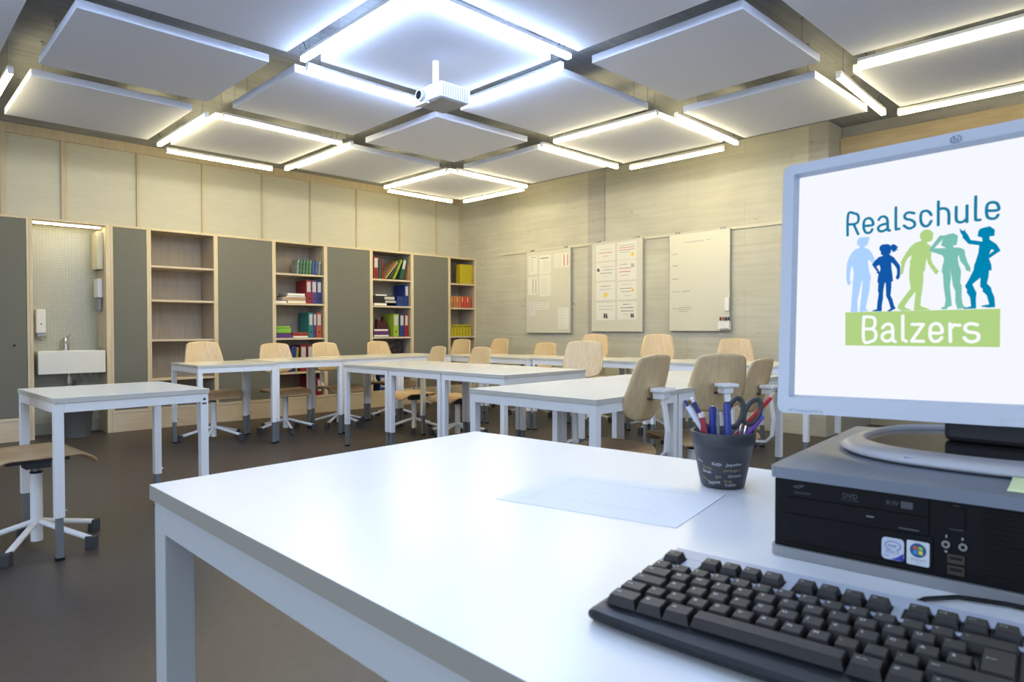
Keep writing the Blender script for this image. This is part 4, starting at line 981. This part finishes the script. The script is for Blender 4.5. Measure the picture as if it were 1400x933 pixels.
obj('lid_lettering', m, mat('lid_print_blue_grey', (.16, .18, .28), .5), pc)
nt_ = thing('sticky_note', 'pale yellow sticky note on the front edge of the computer lid', 'sticky note', (.783, .129, PCZ + .1014), radians(-85))
m = MB(); N_ = 6
vs = [(x * .076, .08 * k / N_, .0004 + .004 * (k / N_) ** 3) for k in range(N_ + 1) for x in (0, 1)]
m.add(vs, [(2 * k, 2 * k + 1, 2 * k + 3, 2 * k + 2) for k in range(N_)], 0, True)
obj('note', m, mat('sticky_yellow', (.72, .80, .45), .7), nt_, solid=.0003)
obj('written_line', MB().box(.012, .05, .03, .031, .0014, .0017), INKGREY, nt_)

# ------------------------------------------------------------------ monitor
yw, tt, rr = -1.57173, .10189, .0268
cx = Vector((cos(yw), sin(yw), 0)); up0 = Vector((0, 0, 1)); n = cx.cross(up0); up = up0 * cos(tt) - n * sin(tt)
ax = cx * cos(rr) + up * sin(rr); ay = up * cos(rr) - cx * sin(rr); az = ax.cross(ay)
mon = thing('monitor', 'silver framed flat monitor on the computer showing a school logo', 'monitor')
mon.matrix_world = Matrix(((ax.x, ay.x, az.x, .91096), (ax.y, ay.y, az.y, .38704), (ax.z, ay.z, az.z, .93959), (0, 0, 0, 1)))
BZ = mat('monitor_silver_bezel', (.47, .50, .56), .4, metal=.1); BZD = mat('monitor_dark_shell', (.03, .03, .035), .5)
SW, SHH = .376, .301
L_, R2, Bt, Tp = -.0185, SW + .0185, -.0250, .3185
out = rrect(L_, R2, Bt, Tp, .010, 6)
inn = [(-.0035, -.0035), (SW + .0035, -.0035), (SW + .0035, SHH + .0035), (-.0035, SHH + .0035)]
m = MB(); no = len(out)
m.flat([out, inn[::-1]], .010, 0)
m.add([(x, y, .010) for x, y in out] + [(x, y, -.030) for x, y in out], [(i + no, (i + 1) % no + no, (i + 1) % no, i) for i in range(no)], 0, True)
sc4 = [(0, 0), (SW, 0), (SW, SHH), (0, SHH)]
m.add([(x, y, .010) for x, y in inn] + [(x, y, .0005) for x, y in sc4], [(i, (i + 1) % 4, 4 + (i + 1) % 4, 4 + i) for i in range(4)], 1)
obj('bezel', m, [BZ, mat('bezel_inner_lip', (.38, .45, .58), .35)], mon)
m = MB(); m.prism(out, -.0305, -.0302).prism(rrect(L_ + .02, R2 - .02, Bt + .02, Tp - .02, .03), -.058, -.0306)
obj('rear_shell', m, BZD, mon, bevel=.006)
obj('screen', MB().box(0, SW, 0, SHH, -.003, .0), emit_mat('lit_screen_white', (.915, .945, 1.0), 1.0), mon)
# outlines of the picture on the screen, millimetres from the lower left corner of the screen
PERSONS=[[(0.42,0.65,1.0),[(80.1,207.4),(92.1,206.3),(90.9,201.9),(89.5,196.2),(86.3,194.8),(85.8,192.9),(91.2,190.4),(94.5,185.7),(97.8,178.3),(98.4,177.7),(95.8,172.1),(90.9,177.3),(90.5,172.7),(91.7,162.9),(94.3,154.3),(93.2,146.8),(93.1,139.2),(91.2,128.0),(89.1,116.8),(89.1,113.0),(92.6,110.3),(81.2,109.8),(82.0,118.4),(83.0,128.5),(84.4,150.0),(83.3,150.1),(80.8,136.3),(78.4,123.7),(79.2,109.9),(70.5,110.0),(71.2,122.8),(72.0,135.6),(72.6,148.4),(73.4,158.6),(72.2,169.0),(71.1,171.2),(69.1,161.6),(68.9,151.2),(70.5,149.8),(69.8,147.9),(68.2,144.8),(66.0,146.9),(64.4,152.9),(64.4,167.2),(64.9,173.6),(65.2,175.1),(66.8,180.9),(70.6,188.3),(74.9,192.2),(79.8,193.2),(80.1,195.6),(76.8,198.3),(77.1,203.6)]],[(0.006,0.1,0.4),[(104.0,192.8),(107.1,194.8),(113.3,194.6),(115.9,193.1),(116.7,191.3),(117.4,193.2),(120.0,193.8),(123.1,191.7),(125.5,188.6),(123.6,188.5),(124.9,185.0),(122.6,186.1),(122.5,183.8),(120.4,184.4),(119.6,182.6),(117.5,187.2),(116.8,182.7),(115.3,181.1),(117.6,179.2),(120.7,176.6),(123.8,171.7),(127.5,165.7),(127.9,162.6),(127.8,154.0),(127.2,150.4),(124.8,147.9),(122.8,150.7),(124.2,155.6),(123.9,161.8),(121.1,167.0),(117.5,170.8),(118.0,163.5),(119.2,154.7),(120.0,146.6),(118.2,146.4),(118.1,138.7),(117.3,128.9),(119.6,123.8),(121.4,116.3),(123.3,112.0),(119.8,110.3),(117.6,108.9),(113.1,109.4),(117.6,112.2),(115.2,121.6),(112.3,128.0),(111.5,144.8),(110.4,145.5),(108.9,134.4),(108.8,125.7),(107.6,117.1),(107.5,109.4),(96.1,109.9),(97.2,111.1),(101.8,112.4),(102.2,121.1),(103.6,132.3),(102.6,134.8),(103.0,146.1),(101.7,146.4),(102.9,157.4),(100.6,158.8),(101.1,160.7),(97.6,166.0),(95.2,170.1),(95.2,170.1),(97.9,174.3),(103.1,179.0),(108.3,180.4),(105.7,181.6),(105.1,186.3),(103.5,188.2)],[(100.6,167.0),(103.8,168.8),(105.2,164.3),(105.4,165.3),(104.3,159.5),(102.8,163.0),(100.1,167.7)]],[(0.45,0.66,0.24),[(148.9,198.2),(149.3,203.8),(152.2,206.2),(153.5,207.4),(156.4,207.3),(160.3,206.2),(163.9,201.3),(162.7,199.8),(163.0,195.9),(161.3,192.5),(156.6,191.7),(157.1,189.4),(160.4,187.4),(161.4,182.3),(161.5,177.9),(161.0,171.3),(163.0,164.5),(168.7,156.0),(169.7,154.6),(168.2,153.0),(166.7,151.0),(164.6,153.3),(161.0,159.6),(157.8,165.9),(156.7,171.7),(155.4,165.2),(154.8,157.2),(153.2,155.5),(153.1,142.3),(151.9,131.5),(150.9,124.4),(150.4,114.9),(151.5,113.6),(158.8,110.3),(160.9,108.4),(143.6,108.6),(143.4,114.0),(144.5,124.8),(145.0,132.0),(138.2,122.8),(133.1,114.5),(134.5,112.6),(141.5,109.3),(130.8,108.8),(125.3,111.9),(126.3,116.7),(133.8,127.9),(139.6,136.0),(137.9,149.5),(137.8,158.1),(138.7,167.7),(137.9,168.0),(140.8,177.9),(135.9,173.9),(133.4,168.5),(131.5,159.3),(131.5,156.8),(129.1,153.9),(128.0,155.2),(129.0,168.7),(127.4,167.9),(129.9,173.4),(133.8,180.9),(138.7,188.2),(144.1,192.6),(150.4,194.1),(150.8,195.7)]],[(0.2,0.53,0.45),[(170.2,198.3),(175.4,197.6),(179.1,198.8),(183.7,199.3),(188.7,195.9),(188.3,190.0),(187.2,184.8),(183.8,184.1),(184.2,182.1),(191.0,181.1),(195.4,177.9),(196.0,172.0),(198.3,163.2),(201.7,155.2),(201.0,153.1),(201.4,151.3),(197.0,153.4),(195.5,158.7),(191.1,165.0),(189.5,172.7),(188.6,168.5),(189.8,160.8),(191.9,153.9),(192.0,152.1),(191.3,139.4),(192.7,135.8),(192.8,121.9),(193.6,114.9),(194.8,112.0),(197.7,109.5),(188.5,108.3),(187.5,112.9),(186.5,116.5),(186.4,129.3),(183.9,136.4),(182.8,145.9),(180.8,155.4),(181.9,145.9),(180.9,136.6),(182.0,123.7),(183.1,112.6),(179.1,111.0),(177.6,108.5),(171.6,109.1),(172.6,110.8),(175.6,112.4),(176.6,119.4),(174.4,137.1),(173.8,150.1),(172.3,154.4),(173.2,162.0),(173.8,163.5),(174.7,169.9),(172.8,173.9),(162.4,178.9),(159.5,180.8),(160.4,184.6),(166.1,192.8)],[(164.3,183.1),(172.2,192.0),(173.5,194.6),(171.3,186.1),(176.9,182.2)]],[(0,0.24,0.45),[(190.2,204.7),(192.7,201.3),(194.5,200.6),(195.4,203.1),(196.3,199.3),(198.6,195.7),(201.3,189.0),(212.7,185.8),(212.4,190.3),(207.9,192.4),(208.7,198.2),(210.4,201.1),(214.8,202.1),(219.9,202.7),(224.6,198.1),(224.2,190.9),(219.6,190.9),(219.6,187.3),(226.0,181.3),(228.5,176.8),(230.0,173.0),(219.2,165.3),(221.4,157.8),(221.8,151.2),(221.1,151.2),(219.3,151.4),(218.8,144.1),(217.3,136.8),(221.2,131.5),(222.1,126.9),(224.5,120.0),(225.1,108.8),(219.4,108.5),(211.5,110.0),(212.9,111.4),(219.4,112.4),(217.1,122.7),(212.8,128.1),(213.3,130.3),(210.7,133.3),(210.9,143.6),(203.3,136.7),(206.2,129.1),(207.4,126.7),(206.8,118.8),(207.1,108.0),(193.9,108.2),(194.8,109.1),(202.0,111.0),(201.0,121.4),(197.6,127.4),(198.1,130.2),(195.9,135.0),(199.5,142.2),(204.2,153.3),(205.1,160.1),(205.8,161.4),(208.8,172.7),(209.7,181.6),(199.1,184.5),(193.2,192.7),(193.2,195.4),(190.9,199.4)],[(219.2,170.0),(221.3,175.6),(223.9,174.2)]]]
TOPTEXT=[[(65.1,211.7),(65.4,240.2),(73.6,239.6),(77.2,237.2),(78.3,232.7),(77.4,228.0),(73.8,225.8),(65.6,226.2)],[(72.3,225.7),(78.1,211.8)],[(84.8,221.6),(95.3,221.4),(95.0,226.7),(92.6,230.2),(89.3,231.0),(85.8,229.2),(84.5,224.0),(84.9,218.1),(86.6,213.7),(89.8,211.7),(93.1,212.5),(94.9,215.8)],[(102.4,227.1),(104.5,230.0),(108.1,230.6),(111.3,228.4),(112.6,224.2),(113.3,213.1),(115.4,211.6)],[(112.8,220.7),(106.7,220.3),(102.5,218.0),(102.1,214.6),(104.7,211.9),(108.4,212.0),(112.0,213.8),(113.3,214.2)],[(122.0,240.1),(122.3,214.7),(123.3,212.3),(126.2,212.3)],[(142.5,229.5),(139.2,230.9),(134.7,231.2),(132.0,228.2),(133.3,224.0),(139.3,221.5),(142.8,218.1),(143.1,214.1),(139.9,211.5),(135.9,211.7),(131.4,215.5)],[(160.9,224.7),(158.1,229.3),(154.7,230.7),(151.2,229.8),(149.7,225.6),(150.0,218.2),(152.0,213.5),(154.9,211.6),(158.3,212.6),(160.9,217.2)],[(168.3,239.9),(168.4,211.2)],[(168.6,229.9),(172.3,231.0),(177.0,229.2),(179.2,223.9),(179.3,211.3)],[(186.7,230.4),(186.8,216.2),(188.1,212.8),(190.9,211.3),(194.5,212.1),(197.4,215.2)],[(197.5,230.3),(197.6,210.9)],[(206.1,239.6),(206.0,215.0),(207.1,211.7),(210.4,211.5)],[(216.6,221.2),(227.6,220.5),(227.1,227.1),(224.6,229.6),(220.7,230.3),(217.7,228.6),(216.6,223.5),(216.9,216.1),(218.6,212.6),(222.1,211.1),(225.5,211.6),(227.6,214.7)]]
BOTTEXT=[[(86.7,103.0),(87.2,72.1),(96.7,72.0),(100.6,75.1),(100.9,82.5),(97.0,87.0),(88.4,87.6)],[(86.7,103.0),(96.2,102.4),(99.7,98.7),(99.6,91.2),(96.5,87.3)],[(108.9,88.5),(112.2,92.4),(117.3,92.6),(120.1,88.2),(120.8,73.5),(123.4,71.0)],[(120.1,83.3),(113.5,82.8),(109.1,79.9),(108.9,74.9),(112.5,71.8),(117.0,72.3),(120.5,76.0)],[(131.4,102.5),(131.7,73.4),(135.5,71.1)],[(141.7,91.8),(153.8,91.4),(141.4,71.4),(154.0,70.9)],[(161.2,80.9),(172.8,80.9),(172.3,87.9),(169.2,91.5),(165.2,91.7),(161.6,88.2),(161.0,77.6),(163.3,71.7),(167.4,70.7),(170.9,72.2),(172.9,75.1)],[(181.4,91.2),(181.9,70.3)],[(181.8,85.4),(185.2,89.9),(191.1,89.1)],[(208.3,89.2),(201.7,90.8),(197.4,88.9),(196.4,85.0),(199.3,81.5),(207.4,79.6),(209.6,76.2),(208.4,71.7),(203.7,69.7),(198.9,70.7),(195.7,74.5)]]
BAR=[(64.0,109.9),(64.8,66.7),(229.6,63.3),(229.8,106.9)]
mm = lambda l: [(x / 1000, y / 1000) for x, y in l]
def ccw(l):
    a = sum(l[i][0] * l[(i + 1) % len(l)][1] - l[(i + 1) % len(l)][0] * l[i][1] for i in range(len(l)))
    return l if a > 0 else l[::-1]
for k, pdat in enumerate(PERSONS):
    m = MB(); loops = [ccw(mm(pdat[1]))] + [ccw(mm(h))[::-1] for h in pdat[2:]]
    m.flat(loops, .0003 + .00003 * k)
    obj('logo_figure', m, emit_mat('logo_colour_%d' % k, pdat[0], 1.0), mon)
m = MB(); m.flat([ccw(mm(BAR))], .00025); obj('logo_bar', m, emit_mat('logo_bar_green', (.45, .66, .24), 1.0), mon)
m = MB()
for s in TOPTEXT: m.stroke(mm(s), .0033, .0006, 0, 14, smooth=5 if len(s) > 2 else 0)
obj('logo_title', m, emit_mat('logo_title_blue', (.012, .215, .38), 1.0), mon)
m = MB()
for s in BOTTEXT: m.stroke(mm(s), .0037, .0006, 0, 14, smooth=4 if len(s) > 4 else 0)
obj('logo_place_name', m, emit_mat('logo_white', (.96, .98, 1.0), 1.0), mon)
m = MB()
hc_ = (.188, .3095)
m.stroke([(hc_[0] + .0055 * cos(radians(a)), hc_[1] + .0042 * sin(radians(a))) for a in range(-70, 85, 12)], .0012, .0103, 0, 6)
m.stroke([(hc_[0] + .0055 * cos(radians(a)), hc_[1] + .0042 * sin(radians(a))) for a in range(105, 262, 12)], .0012, .0103, 0, 6)
m.stroke([(hc_[0] - .0012, hc_[1] + .0038), (hc_[0] - .0026, hc_[1] - .0020)], .0008, .0103); m.stroke([(hc_[0] - .0020, hc_[1] + .0006), (hc_[0] - .0006, hc_[1] + .0012), (hc_[0] - .0012, hc_[1] - .0020)], .0008, .0103)
m.stroke([(hc_[0] + .0016, hc_[1] + .0012), (hc_[0] + .0002, hc_[1] - .0040)], .0008, .0103); m.stroke([(hc_[0] + .0012, hc_[1] + .0010), (hc_[0] + .0026, hc_[1] + .0008), (hc_[0] + .0020, hc_[1] - .0014), (hc_[0] + .0008, hc_[1] - .0016)], .0008, .0103)
obj('maker_badge', m, mat('badge_blue_grey', (.13, .17, .27), .4), mon)
m = MB(); m.text('HP Compaq LA1951g', .0050, -.0030, -.0225, .0102)
obj('model_lettering', m, mat('bezel_print_grey', (.16, .18, .23), .5), mon)
m = MB(); m.box(.2330, .2560, -.0249, -.0160, .0098, .0112)
obj('menu_button', m, BZ, mon, bevel=.001)
m = MB(); m.box(.2620, .2850, -.0249, -.0160, .0098, .0112)
obj('power_button', m, BZ, mon, bevel=.001)
# neck and base, upright on the computer
bs = obj('stand_base', MB(), BZD, mon)
zb_ = PCZ + .1015
def wlocal(o): o.matrix_parent_inverse = mon.matrix_world.inverted()
def sup(cx_, cy_, a, b, e, n_=40):
    o_ = []
    for k in range(n_):
        t = 2 * pi * k / n_; c_, s_ = cos(t), sin(t)
        o_.append((cx_ + a * abs(c_) ** (2 / e) * (1 if c_ > 0 else -1), cy_ + b * abs(s_) ** (2 / e) * (1 if s_ > 0 else -1)))
    return o_
bpy.data.objects.remove(bs)
def ring(z0, z1, s0, s1):
    pass
o1 = sup(1.0, .190, .160, .150, 2.7); o2 = sup(1.0, .190, .152, .142, 2.7); o3 = sup(1.003, .190, .134, .127, 2.6); o4 = sup(1.003, .190, .130, .123, 2.6)
n_ = len(o1); m = MB()
lv = [[(x, y, zb_ + .0005) for x, y in o2], [(x, y, zb_ + .005) for x, y in o1], [(x, y, zb_ + .010) for x, y in o2], [(x, y, zb_ + .0155) for x, y in o3], [(x, y, zb_ + .009) for x, y in o4]]
for L0 in lv: m.add(L0, [])
for l in range(4):
    for i in range(n_): m.f.append([l * n_ + i, l * n_ + (i + 1) % n_, (l + 1) * n_ + (i + 1) % n_, (l + 1) * n_ + i]); m.m.append(0); m.sm.append(True)
m.f.append(list(range(n_))[::-1]); m.m.append(0); m.sm.append(False)
b = obj('stand_base', m, mat('stand_silver', (.42, .42, .45), .42, metal=.2), mon); wlocal(b)
m = MB(); m.prism(o4, zb_ + .0088, zb_ + .0092)
b2 = obj('base_plate', m, mat('stand_gloss_black', (.01, .01, .012), .12), b)
m = MB(); m.M = Matrix.Translation((1.035, .19, zb_ + .0094)); m.box(-.022, .022, -.045, .045, 0, .20); 
nk = obj('stand_neck', m, BZD, mon, bevel=.006); wlocal(nk)
m = MB(); m.M = Matrix.Translation((1.0, .19, zb_ + .16)); m.box(-.012, .035, -.05, .05, -.05, .06)
hg = obj('tilt_hinge', m, BZD, mon, bevel=.005); wlocal(hg)
m = MB(); m.box(.848, .8495, .185, .235, zb_ + .0072, zb_ + .0092)
lb = obj('base_label', m, mat('label_navy', (.03, .04, .16), .4), b)

# ------------------------------------------------------------------ keyboard
kb = thing('keyboard', 'black computer keyboard with silver strip along the function keys, on the white desk', 'keyboard', (.4535, .3725, DH), radians(-83))
KW, KD = .463, .170
def kz(y): return .0125 + y / KD * .0105
KBL = mat('keyboard_black', (.007, .008, .010), .42, spec=.35); KEYM = mat('key_black', (.016, .014, .014), .42, spec=.3); LEG = mat('key_legend', (.62, .62, .63), .5)
prof_ = [(.004, .001), (-.004, .004), (-.006, .009), (-.002, .0125), (.006, .0135), (.013, .0134), (KD - .003, .0229), (KD, .0205), (KD, .001)]
m = MB()
xs = [0, .006, KW - .006, KW]; 
rings = []
NS = 14
for q in range(NS + 1):
    f = q / NS; x = KW * (f * f * (3 - 2 * f)); sh = 1.0 if 0 < q < NS else .80
    bulge = -.011 * sin(pi * f) + .004
    rings.append([(x + (.004 if f < .5 else -.004) * (y / KD) ** 2 * (1 - abs(sin(pi * f))), y + bulge * max(0, 1 - y / .012) if y < .012 else y, .001 + (z - .001) * (sh if z > .01 else 1)) for y, z in prof_])
k_ = len(prof_)
m.add([p for r_ in rings for p in r_], [((i + 1) * k_ + j, (i + 1) * k_ + (j + 1) % k_, i * k_ + (j + 1) % k_, i * k_ + j) for i in range(NS) for j in range(k_)] + [tuple(range(k_)), tuple(reversed(range(NS * k_, (NS + 1) * k_)))])
obj('base', m, KBL, kb, bevel=.0015)
U = .0194; KX = .0090
ROW = {'F': .1335, 'N': .1055, 'Q': .0855, 'A': .0655, 'Z': .0455, 'S': .0255}
# silver strip with wells for the function keys
def pl(m, pts): m.flat([pts], 0)
sy0, sy1 = .1165, KD - .004
holes = [(KX - .0015, KX + U + .0003), (KX + 2 * U - .0015, KX + 6 * U + .0003), (KX + 6.5 * U - .0015, KX + 10.5 * U + .0003), (KX + 11 * U - .0015, KX + 15 * U + .0003)]
hy0, hy1 = ROW['F'] - .0105, ROW['F'] + .0105
m = MB(); fx = lambda y: kz(y) + .0004
def sbox(x0, x1, y0, y1):
    m.add([(x0, y0, fx(y0)), (x1, y0, fx(y0)), (x1, y1, fx(y1)), (x0, y1, fx(y1)), (x0, y0, fx(y0) + .0012), (x1, y0, fx(y0) + .0012), (x1, y1, fx(y1) + .0012), (x0, y1, fx(y1) + .0012)],
          [(0, 3, 2, 1), (4, 5, 6, 7), (0, 1, 5, 4), (1, 2, 6, 5), (2, 3, 7, 6), (3, 0, 4, 7)])
e = .0055
for a, b in holes: sbox(e, a, hy0, hy1); e = b
sbox(e, KW - .0075, hy0, hy1)
sbox(.0050, KW - .006, sy0, hy0); sbox(.0075, KW - .0085, hy1, sy1)
obj('silver_strip', m, mat('keyboard_silver', (.42, .47, .58), .35, metal=.15), kb, bevel=.0006)
def key(x0, x1, row, txt='', tall=0.0, low=False, par=True, mb=None):
    yc = ROW[row]; y0, y1 = yc - .0095, yc + .0095 + tall
    x0 += .0004; x1 -= .0004
    zb0 = kz(y0) + .0003; zb1 = kz(y1) + .0003; h = .0085 if not low else .0072
    ix, iy0, iy1 = .0026, .0022, .0030
    m = mb or MB()
    xm, ym = (x0 + x1) / 2, (y0 + y1) / 2
    if mb is None: m.M = Matrix.Translation((-xm, -ym, 0))
    m.add([(x0, y0, zb0), (x1, y0, zb0), (x1, y1, zb1), (x0, y1, zb1), (x0 + ix, y0 + iy0, zb0 + h), (x1 - ix, y0 + iy0, zb0 + h), (x1 - ix, y1 - iy1, zb1 + h), (x0 + ix, y1 - iy1, zb1 + h)],
          [(0, 3, 2, 1), (4, 5, 6, 7), (0, 1, 5, 4), (1, 2, 6, 5), (2, 3, 7, 6), (3, 0, 4, 7)], 0)
    if txt:
        s = .0052 if len(txt) == 1 else (.0034 if len(txt) < 4 else .0029)
        vs, fs = glyphs(txt, s, 'LEFT'); ox, oy = x0 + ix + .0018, ym + .0002
        sl = (zb1 - zb0) / (y1 - y0)
        m.add([(ox + a, oy + b, zb0 + h + (oy + b - y0) * sl + .00016) for a, b in vs], fs, 1)
    if mb is None:
        o = obj('key', m, [KEYM, LEG], kb, loc=(xm, ym, 0), bevel=.0006)
def run(row, x, items):
    for t, w in items:
        key(KX + x * U, KX + (x + w) * U, row, t, low=(row == 'N')); x += w
run('F', 0, [('Esc', 1)]); run('F', 2, [('F1', 1), ('F2', 1), ('F3', 1), ('F4', 1)]); run('F', 6.5, [('F5', 1), ('F6', 1), ('F7', 1), ('F8', 1)]); run('F', 11, [('F9', 1), ('F10', 1), ('F11', 1), ('F12', 1)])
run('N', 0, [(c, 1) for c in '§1234567890'] + [("'", 1), ('^', 1), ('<-', 2)])
run('Q', 0, [('Tab', 1.5)] + [(c, 1) for c in 'QWERTZUIOPÜ'] + [('¨', 1)])
run('A', 0, [('Caps', 1.75)] + [(c, 1) for c in 'ASDFGHJKLÖÄ'] + [('$', 1)])
key(KX + 13.75 * U, KX + 15 * U, 'A', 'Enter', tall=.020)
run('Z', 0, [('Shift', 1.25), ('<', 1)] + [(c, 1) for c in 'YXCVBNM,.-'] + [('Shift', 2.75)])
run('S', 0, [('Ctrl', 1.5), ('#', 1.25), ('Alt', 1.25), ('', 6), ('Alt Gr', 1.25), ('#', 1.25), ('=', 1.25), ('Ctrl', 1.25)])
m = MB()
for r_ in 'FNQ':
    for k in range(3): key(KX + (15.35 + k) * U, KX + (16.35 + k) * U, r_, mb=m)
for r_, ks in (('S', (0, 1, 2)), ('Z', (1,))):
    for k in ks: key(KX + (15.35 + k) * U, KX + (16.35 + k) * U, r_, mb=m)
for r_ in 'NQAZS':
    for k in range(4): key(KX + (18.6 + k) * U, KX + (19.6 + k) * U, r_, mb=m)
tag(obj('number_pad_keys', m, [KEYM, LEG], kb), kind='stuff')
for fxx in (.03, KW - .03): obj('rubber_foot', MB().box(fxx - .012, fxx + .012, .006, .014, 0, .0012), DGREY, kb)
for fxx in (.03, KW - .03): obj('rubber_foot', MB().box(fxx - .012, fxx + .012, KD - .016, KD - .008, 0, .0012), DGREY, kb)
cb = MB().tube([(.640, .19, .786), (.675, .185, .7775), (.712, .178, .7765), (.739, .158, .7765), (.752, .122, .7765), (.757, .06, .7765), (.764, -.02, .7765), (.80, -.12, .7765), (.95, -.22, .7765), (1.2, -.3, .7765)], .0024, 8)
tag(obj('keyboard_cable', cb, BLACKP), 'black cable running from the keyboard along the front of the computer', 'cable')

# ------------------------------------------------------------------ light
def area(name, loc, rot, sx, sy, e, col):
    l = bpy.data.lights.new(name, 'AREA'); l.shape = 'RECTANGLE'; l.size = sx; l.size_y = sy; l.energy = e; l.color = col
    o = bpy.data.objects.new(name, l); C.objects.link(o); o.location = loc; o.rotation_euler = rot
    return o
for k, (a, b) in enumerate([(-1.9, .1), (.6, 2.6), (3.1, 5.1)]):
    area('daylight', (X0 + .02, (a + b) / 2, 1.7), (0, radians(-90), 0), 1.75, 1.95, EN_X, (.66, .79, 1.0))
    area('daylight', ((a + b) / 2, Y0 + .02, 1.7), (radians(90), 0, 0), 1.95, 1.75, EN_Y, (.66, .79, 1.0))
w = bpy.data.worlds.new('daylight_sky'); bpy.context.scene.world = w; w.use_nodes = True
w.node_tree.nodes['Background'].inputs[0].default_value = (.55, .7, 1, 1); w.node_tree.nodes['Background'].inputs[1].default_value = .8
sc_ = bpy.context.scene
sc_.view_settings.view_transform = 'Standard'; sc_.view_settings.look = 'None'
sc_.view_settings.exposure = EXPO; sc_.view_settings.gamma = 1.0; sc_.view_settings.use_curve_mapping = False
sc_.cycles.max_bounces = 8; sc_.cycles.diffuse_bounces = 5; sc_.cycles.use_denoising = True
sc_.cycles.sample_clamp_indirect = 6.0
